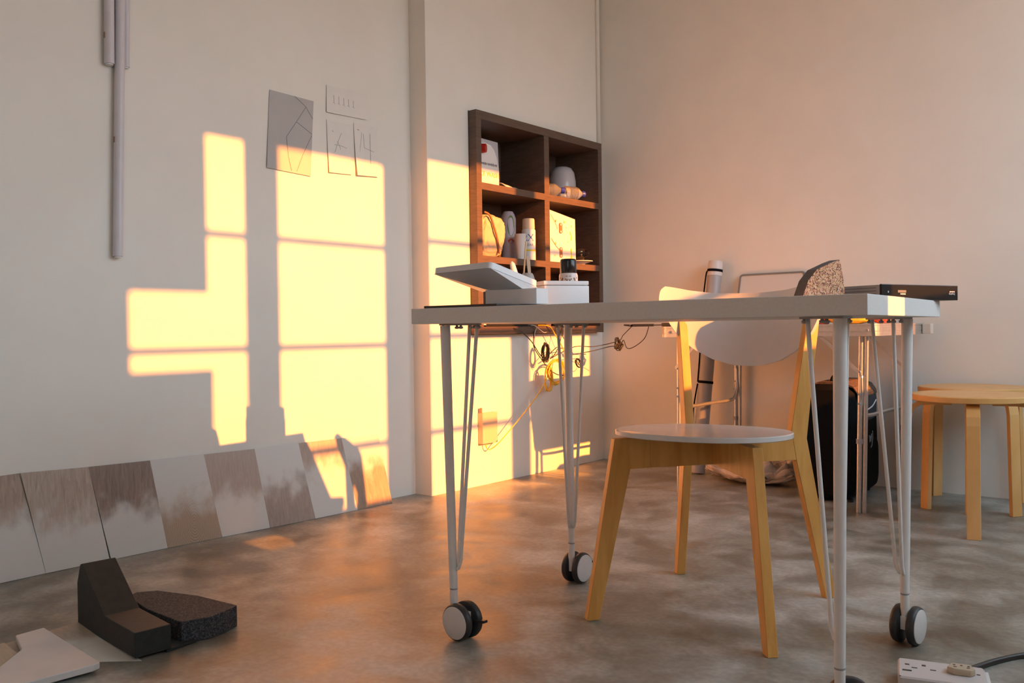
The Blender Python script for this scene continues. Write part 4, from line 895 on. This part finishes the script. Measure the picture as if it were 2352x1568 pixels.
# ------------------------------------------------------------------ sample boards leaning on the left wall
Bt = [(-0.060,-2.985),(-0.066,-2.792),(-0.064,-2.606),(-0.060,-2.420),(-0.052,-2.229),(-0.040,-2.048),(-0.033,-1.856),(-0.030,-1.656),(-0.026,-1.481)]
Tp = [(-3.040,0.292),(-2.846,0.296),(-2.655,0.289),(-2.461,0.285),(-2.274,0.282),(-2.080,0.279),(-1.889,0.279),(-1.685,0.276),(-1.499,0.275)]
W1 = (0.70,0.70,0.67)
specs = [('top',0.17,(0.50,0.40,0.32),(0.36,0.27,0.21),False), ('top',0.14,(0.56,0.49,0.41),(0.40,0.32,0.26),False), ('top',0.145,(0.36,0.28,0.24),(0.22,0.17,0.145),False),
         ('bottom',0.125,(0.52,0.41,0.31),(0.41,0.31,0.22),True), ('top',0.13,(0.52,0.44,0.38),(0.44,0.36,0.30),False), ('bottom',0.135,(0.45,0.37,0.32),(0.35,0.28,0.24),False),
         ('top',0.19,(0.50,0.42,0.36),(0.42,0.34,0.28),False), ('bottom',0.17,(0.46,0.36,0.28),(0.34,0.25,0.19),False)]
labs = ['sample board cut off by the left frame edge, brown grain at its top', 'pale wood sample board second from the left in the leaning row', 'dark brown topped sample board right of the narrow black gap in the row',
        'sample board with ringed grain at its bottom, fourth from the left in the row', 'sample board with soft brown grain along its top, fourth from the right in the row', 'sample board with a brown V of grain at its bottom, third from the right',
        'sample board second from the right, crossed by a slanting ray of sun', 'rightmost sample board in the leaning row, partly lit orange by the sun']
for i in range(8):
    bl, br = V((Bt[i][0], Bt[i][1]+0.0004, 0.001)), V((Bt[i+1][0] if i not in (2,) else Bt[i+1][0], Bt[i+1][1]-0.0004, 0.001))
    xo = -0.0895 + 0.0
    # alternate boards a hair in front, the way they overlap in the row
    k = 0.0
    bl.x += k; br.x += k
    if i == 2: bl.y += 0.004
    mx_ = (bl.x+br.x)/2; 
    X = (br-bl); wdt = X.length; X.normalize()
    tl = V((xo+k*0.5, Tp[i][0]+0.0004, Tp[i][1])); Zv = (tl-bl); hgt = Zv.length; Zv = (Zv - X*Zv.dot(X)*0.0)
    tr_ = V((xo+k*0.5, Tp[i+1][0]-0.0004, Tp[i+1][1]))
    Zn = Zv.normalized(); Nn = X.cross(Zn).normalized()      # points to the wall?
    if Nn.x > 0: Nn = -Nn
    bm = new(); th = 0.005
    # local frame: x along width, z up the board, y into the wall
    Zo = Nn.cross(X).normalized(); Zo = Zo if Zo.z > 0 else -Zo
    M = basis(bl, X, Zo.cross(X), Zo)
    Mi = M.inverted(); q = [Mi @ p for p in (bl, br, tr_, tl)]
    sgn = 1 if (Zo.cross(X)).x < 0 else -1
    for y_ in (0,): pass
    f4 = [(p.x, p.z, p.y) for p in q]
    vs = [bm.verts.new((a, 0, b)) for a, b, _ in f4] + [bm.verts.new((a, sgn*th, b)) for a, b, _ in f4]
    for f in ((0,1,2,3),(7,6,5,4),(0,4,5,1),(1,5,6,2),(2,6,7,3),(3,7,4,0)): bm.faces.new([vs[j] for j in f])
    bmesh.ops.recalc_face_normals(bm, faces=bm.faces)
    mode, edge, wl, wd, rg_ = specs[i]
    o = link('sample_board', bm, sample_board('sample_laminate_%s' % 'abcdefgh'[i], wl, wd, W1, mode, edge, seed=i*1.7+0.3, rings=rg_)); o.matrix_world = M
    tag(o, labs[i], 'board', 'laminate sample boards leaning along the left wall')

# ------------------------------------------------------------------ floor pieces at the front left
def flat(name, poly, z0_, z1_, m, label, cat, bev=0.0008, mode=None):
    bm = new(); prism(bm, poly, z1_-z0_, lambda a,b,c: (a, b, (z0_+z1_)/2+c), bev=bev); return tag(link(name, bm, m), label, cat)
TILE_A = sample_board('floor_sample_a', (0.46,0.38,0.28), (0.36,0.28,0.20), (0.66,0.66,0.60), 'bottom', 0.11, 4.4)
bm = new(); vs_ = [(0,0,0),(0.31,0,0),(0.31,0.19,0),(0,0.19,0)]
# lying boards use their own local frame: local z runs towards +x of the room
def lying(x0_, ya, yb__, L, m, label, skew=0.0):
    bm = new(); wv = yb__-ya
    box(bm, (0, 0, 0), (wv, 0.006, L), bev=0.0006); o = link('sample_board', bm, m)
    o.matrix_world = Matrix(((0.0, 0, 1, x0_), (1, 0, skew, ya), (0, 1, 0, 0.0008), (0,0,0,1)))
    return tag(o, label, 'board', 'sample boards lying on the floor')
lying(0.487, -3.112, -2.944, 0.326, TILE_A, 'tan sample board lying on the floor under the black block and white offcut', -0.10)
lying(0.497, -3.290, -3.114, 0.300, sample_board('floor_sample_b', (0.50,0.42,0.30), (0.38,0.30,0.20), (0.66,0.66,0.60), 'bottom', 0.16, 7.1), 'tan sample board lying on the floor at the lower left frame corner', -0.10)
flat('stone_offcut', [(0.497,-3.088),(0.493,-3.026),(0.806,-3.046),(0.812,-3.062),(0.79,-3.30),(0.60,-3.115)], 0.0080, 0.0222, mat('pale_marble', (0.66,0.64,0.61), 0.5, noise=0.08, nscale=14), 'irregular pale stone offcut lying on the tan board at the lower left', 'stone', 0.0015)
bk = [(0.0,0.0),(0.0,0.100),(0.020,0.146),(0.028,0.149),(0.158,0.0555),(0.316,0.0535),(0.316,0.0)]
bm = new(); prism(bm, bk, 0.078, lambda a,b,c: (a, c, b), bev=0.0012)
blk = link('stepped_block', bm, mat('black_stone', (0.019,0.022,0.019), 0.6, noise=0.35, nscale=60, bump=0.2)); blk.location = (0.497,-2.912,0.0075); blk.rotation_euler = (0,0,math.radians(-4.2))
tag(blk, 'black wedge shaped block stepping down to a low end, on the floor at left', 'block')
SPK = speckle('dark_granulate', [(0.035,0.040,0.046),(0.06,0.064,0.07),(0.018,0.020,0.024),(0.09,0.09,0.098),(0.04,0.043,0.048)], 380, bump=0.3)
poly = [(0.790,-2.858),(0.808,-2.800),(0.800,-2.755),(0.783,-2.713),(0.640,-2.728),(0.520,-2.766),(0.490,-2.806),(0.505,-2.836),(0.640,-2.858)]
flat('granulate_slab', poly, 0.0008, 0.050, SPK, 'dark grey speckled slab with a curved front beside the black block', 'slab', 0.0012)
flat('black_plate', [(0.70,-2.895),(0.812,-2.905),(0.805,-2.830),(0.815,-2.862),(0.72,-2.862)][:3]+[(0.70,-2.862)], 0.0009, 0.0070, mat('black_stone', (0,0,0)), 'thin black plate on the floor between the black block and speckled slab', 'plate', 0.0005)

# ------------------------------------------------------------------ power strip on the floor
ps = thing('power_strip', 'white two gang socket block on the floor at the lower right', 'power strip', (2.0752,-2.0785,0), math.atan2(0.040,0.140))
bm = new(); prism(bm, rounded_rect(0.150,0.100,0.006,3,0.075,-0.050), 0.034, lambda a,b,c: (a,b,0.0175+c), bev=0.003); link('body', bm, mat('socket_white', (0.62,0.60,0.59), 0.4), ps, smooth='auto')
bm = new(); box(bm, (0.1502,-0.092,0.004), (0.156,-0.008,0.030), bev=0.001); link('end_plate', bm, WPLAST, ps)
for a, b, w_, h_ in ((0.0165,-0.0335,0.004,0.0025),(0.0455,-0.030,0.0035,0.0035),(0.029,-0.0475,0.005,0.0016),(0.061,-0.0485,0.005,0.0016),(0.137,-0.0425,0.003,0.002)):
    bm = new(); box(bm, (a-w_,b-h_,0.0345), (a+w_,b+h_,0.0352)); link('socket_slot', bm, mat('slot_brown', (0.12,0.08,0.07), 0.6), ps)
bm = new(); box(bm, (0.008,-0.068,0.0345), (0.024,-0.063,0.0354)); link('rating_mark', bm, BLACK, ps)
bm = new()
pl2 = [(0.092,-0.028),(0.126,-0.028),(0.132,-0.050),(0.124,-0.060),(0.096,-0.060),(0.084,-0.052)]
prism(bm, pl2, 0.012, lambda a,b,c: (a,b,0.0408+c), bev=0.0015); ad_ = link('adapter', bm, mat('beige_adapter', (0.52,0.44,0.32), 0.45), ps, smooth='auto')
for a, b in ((0.097,-0.0385),(0.109,-0.039),(0.121,-0.040)):
    bm = new(); lathe(bm, [(0.0022,0.0462),(0.0022,0.0474),(0,0.0474)], 12, (a,b,0)); link('adapter_hole', bm, mat('slot_brown', (0,0,0)), ad_)
for a in (0.098, 0.120):
    bm = new(); box(bm, (a-0.0028,-0.0495,0.0462), (a+0.0028,-0.047,0.0474)); link('adapter_hole', bm, mat('slot_brown', (0,0,0)), ad_)
cable([(2.170,-2.043,0.016),(2.176,-2.022,0.013),(2.188,-1.975,0.0075),(2.212,-1.905,0.0060),(2.250,-1.835,0.0060),(2.310,-1.765,0.0060),(2.45,-1.68,0.0060)], 0.0057, BLACK, 'thick black power cord leaving the white socket block on the floor', name='electric_cable')
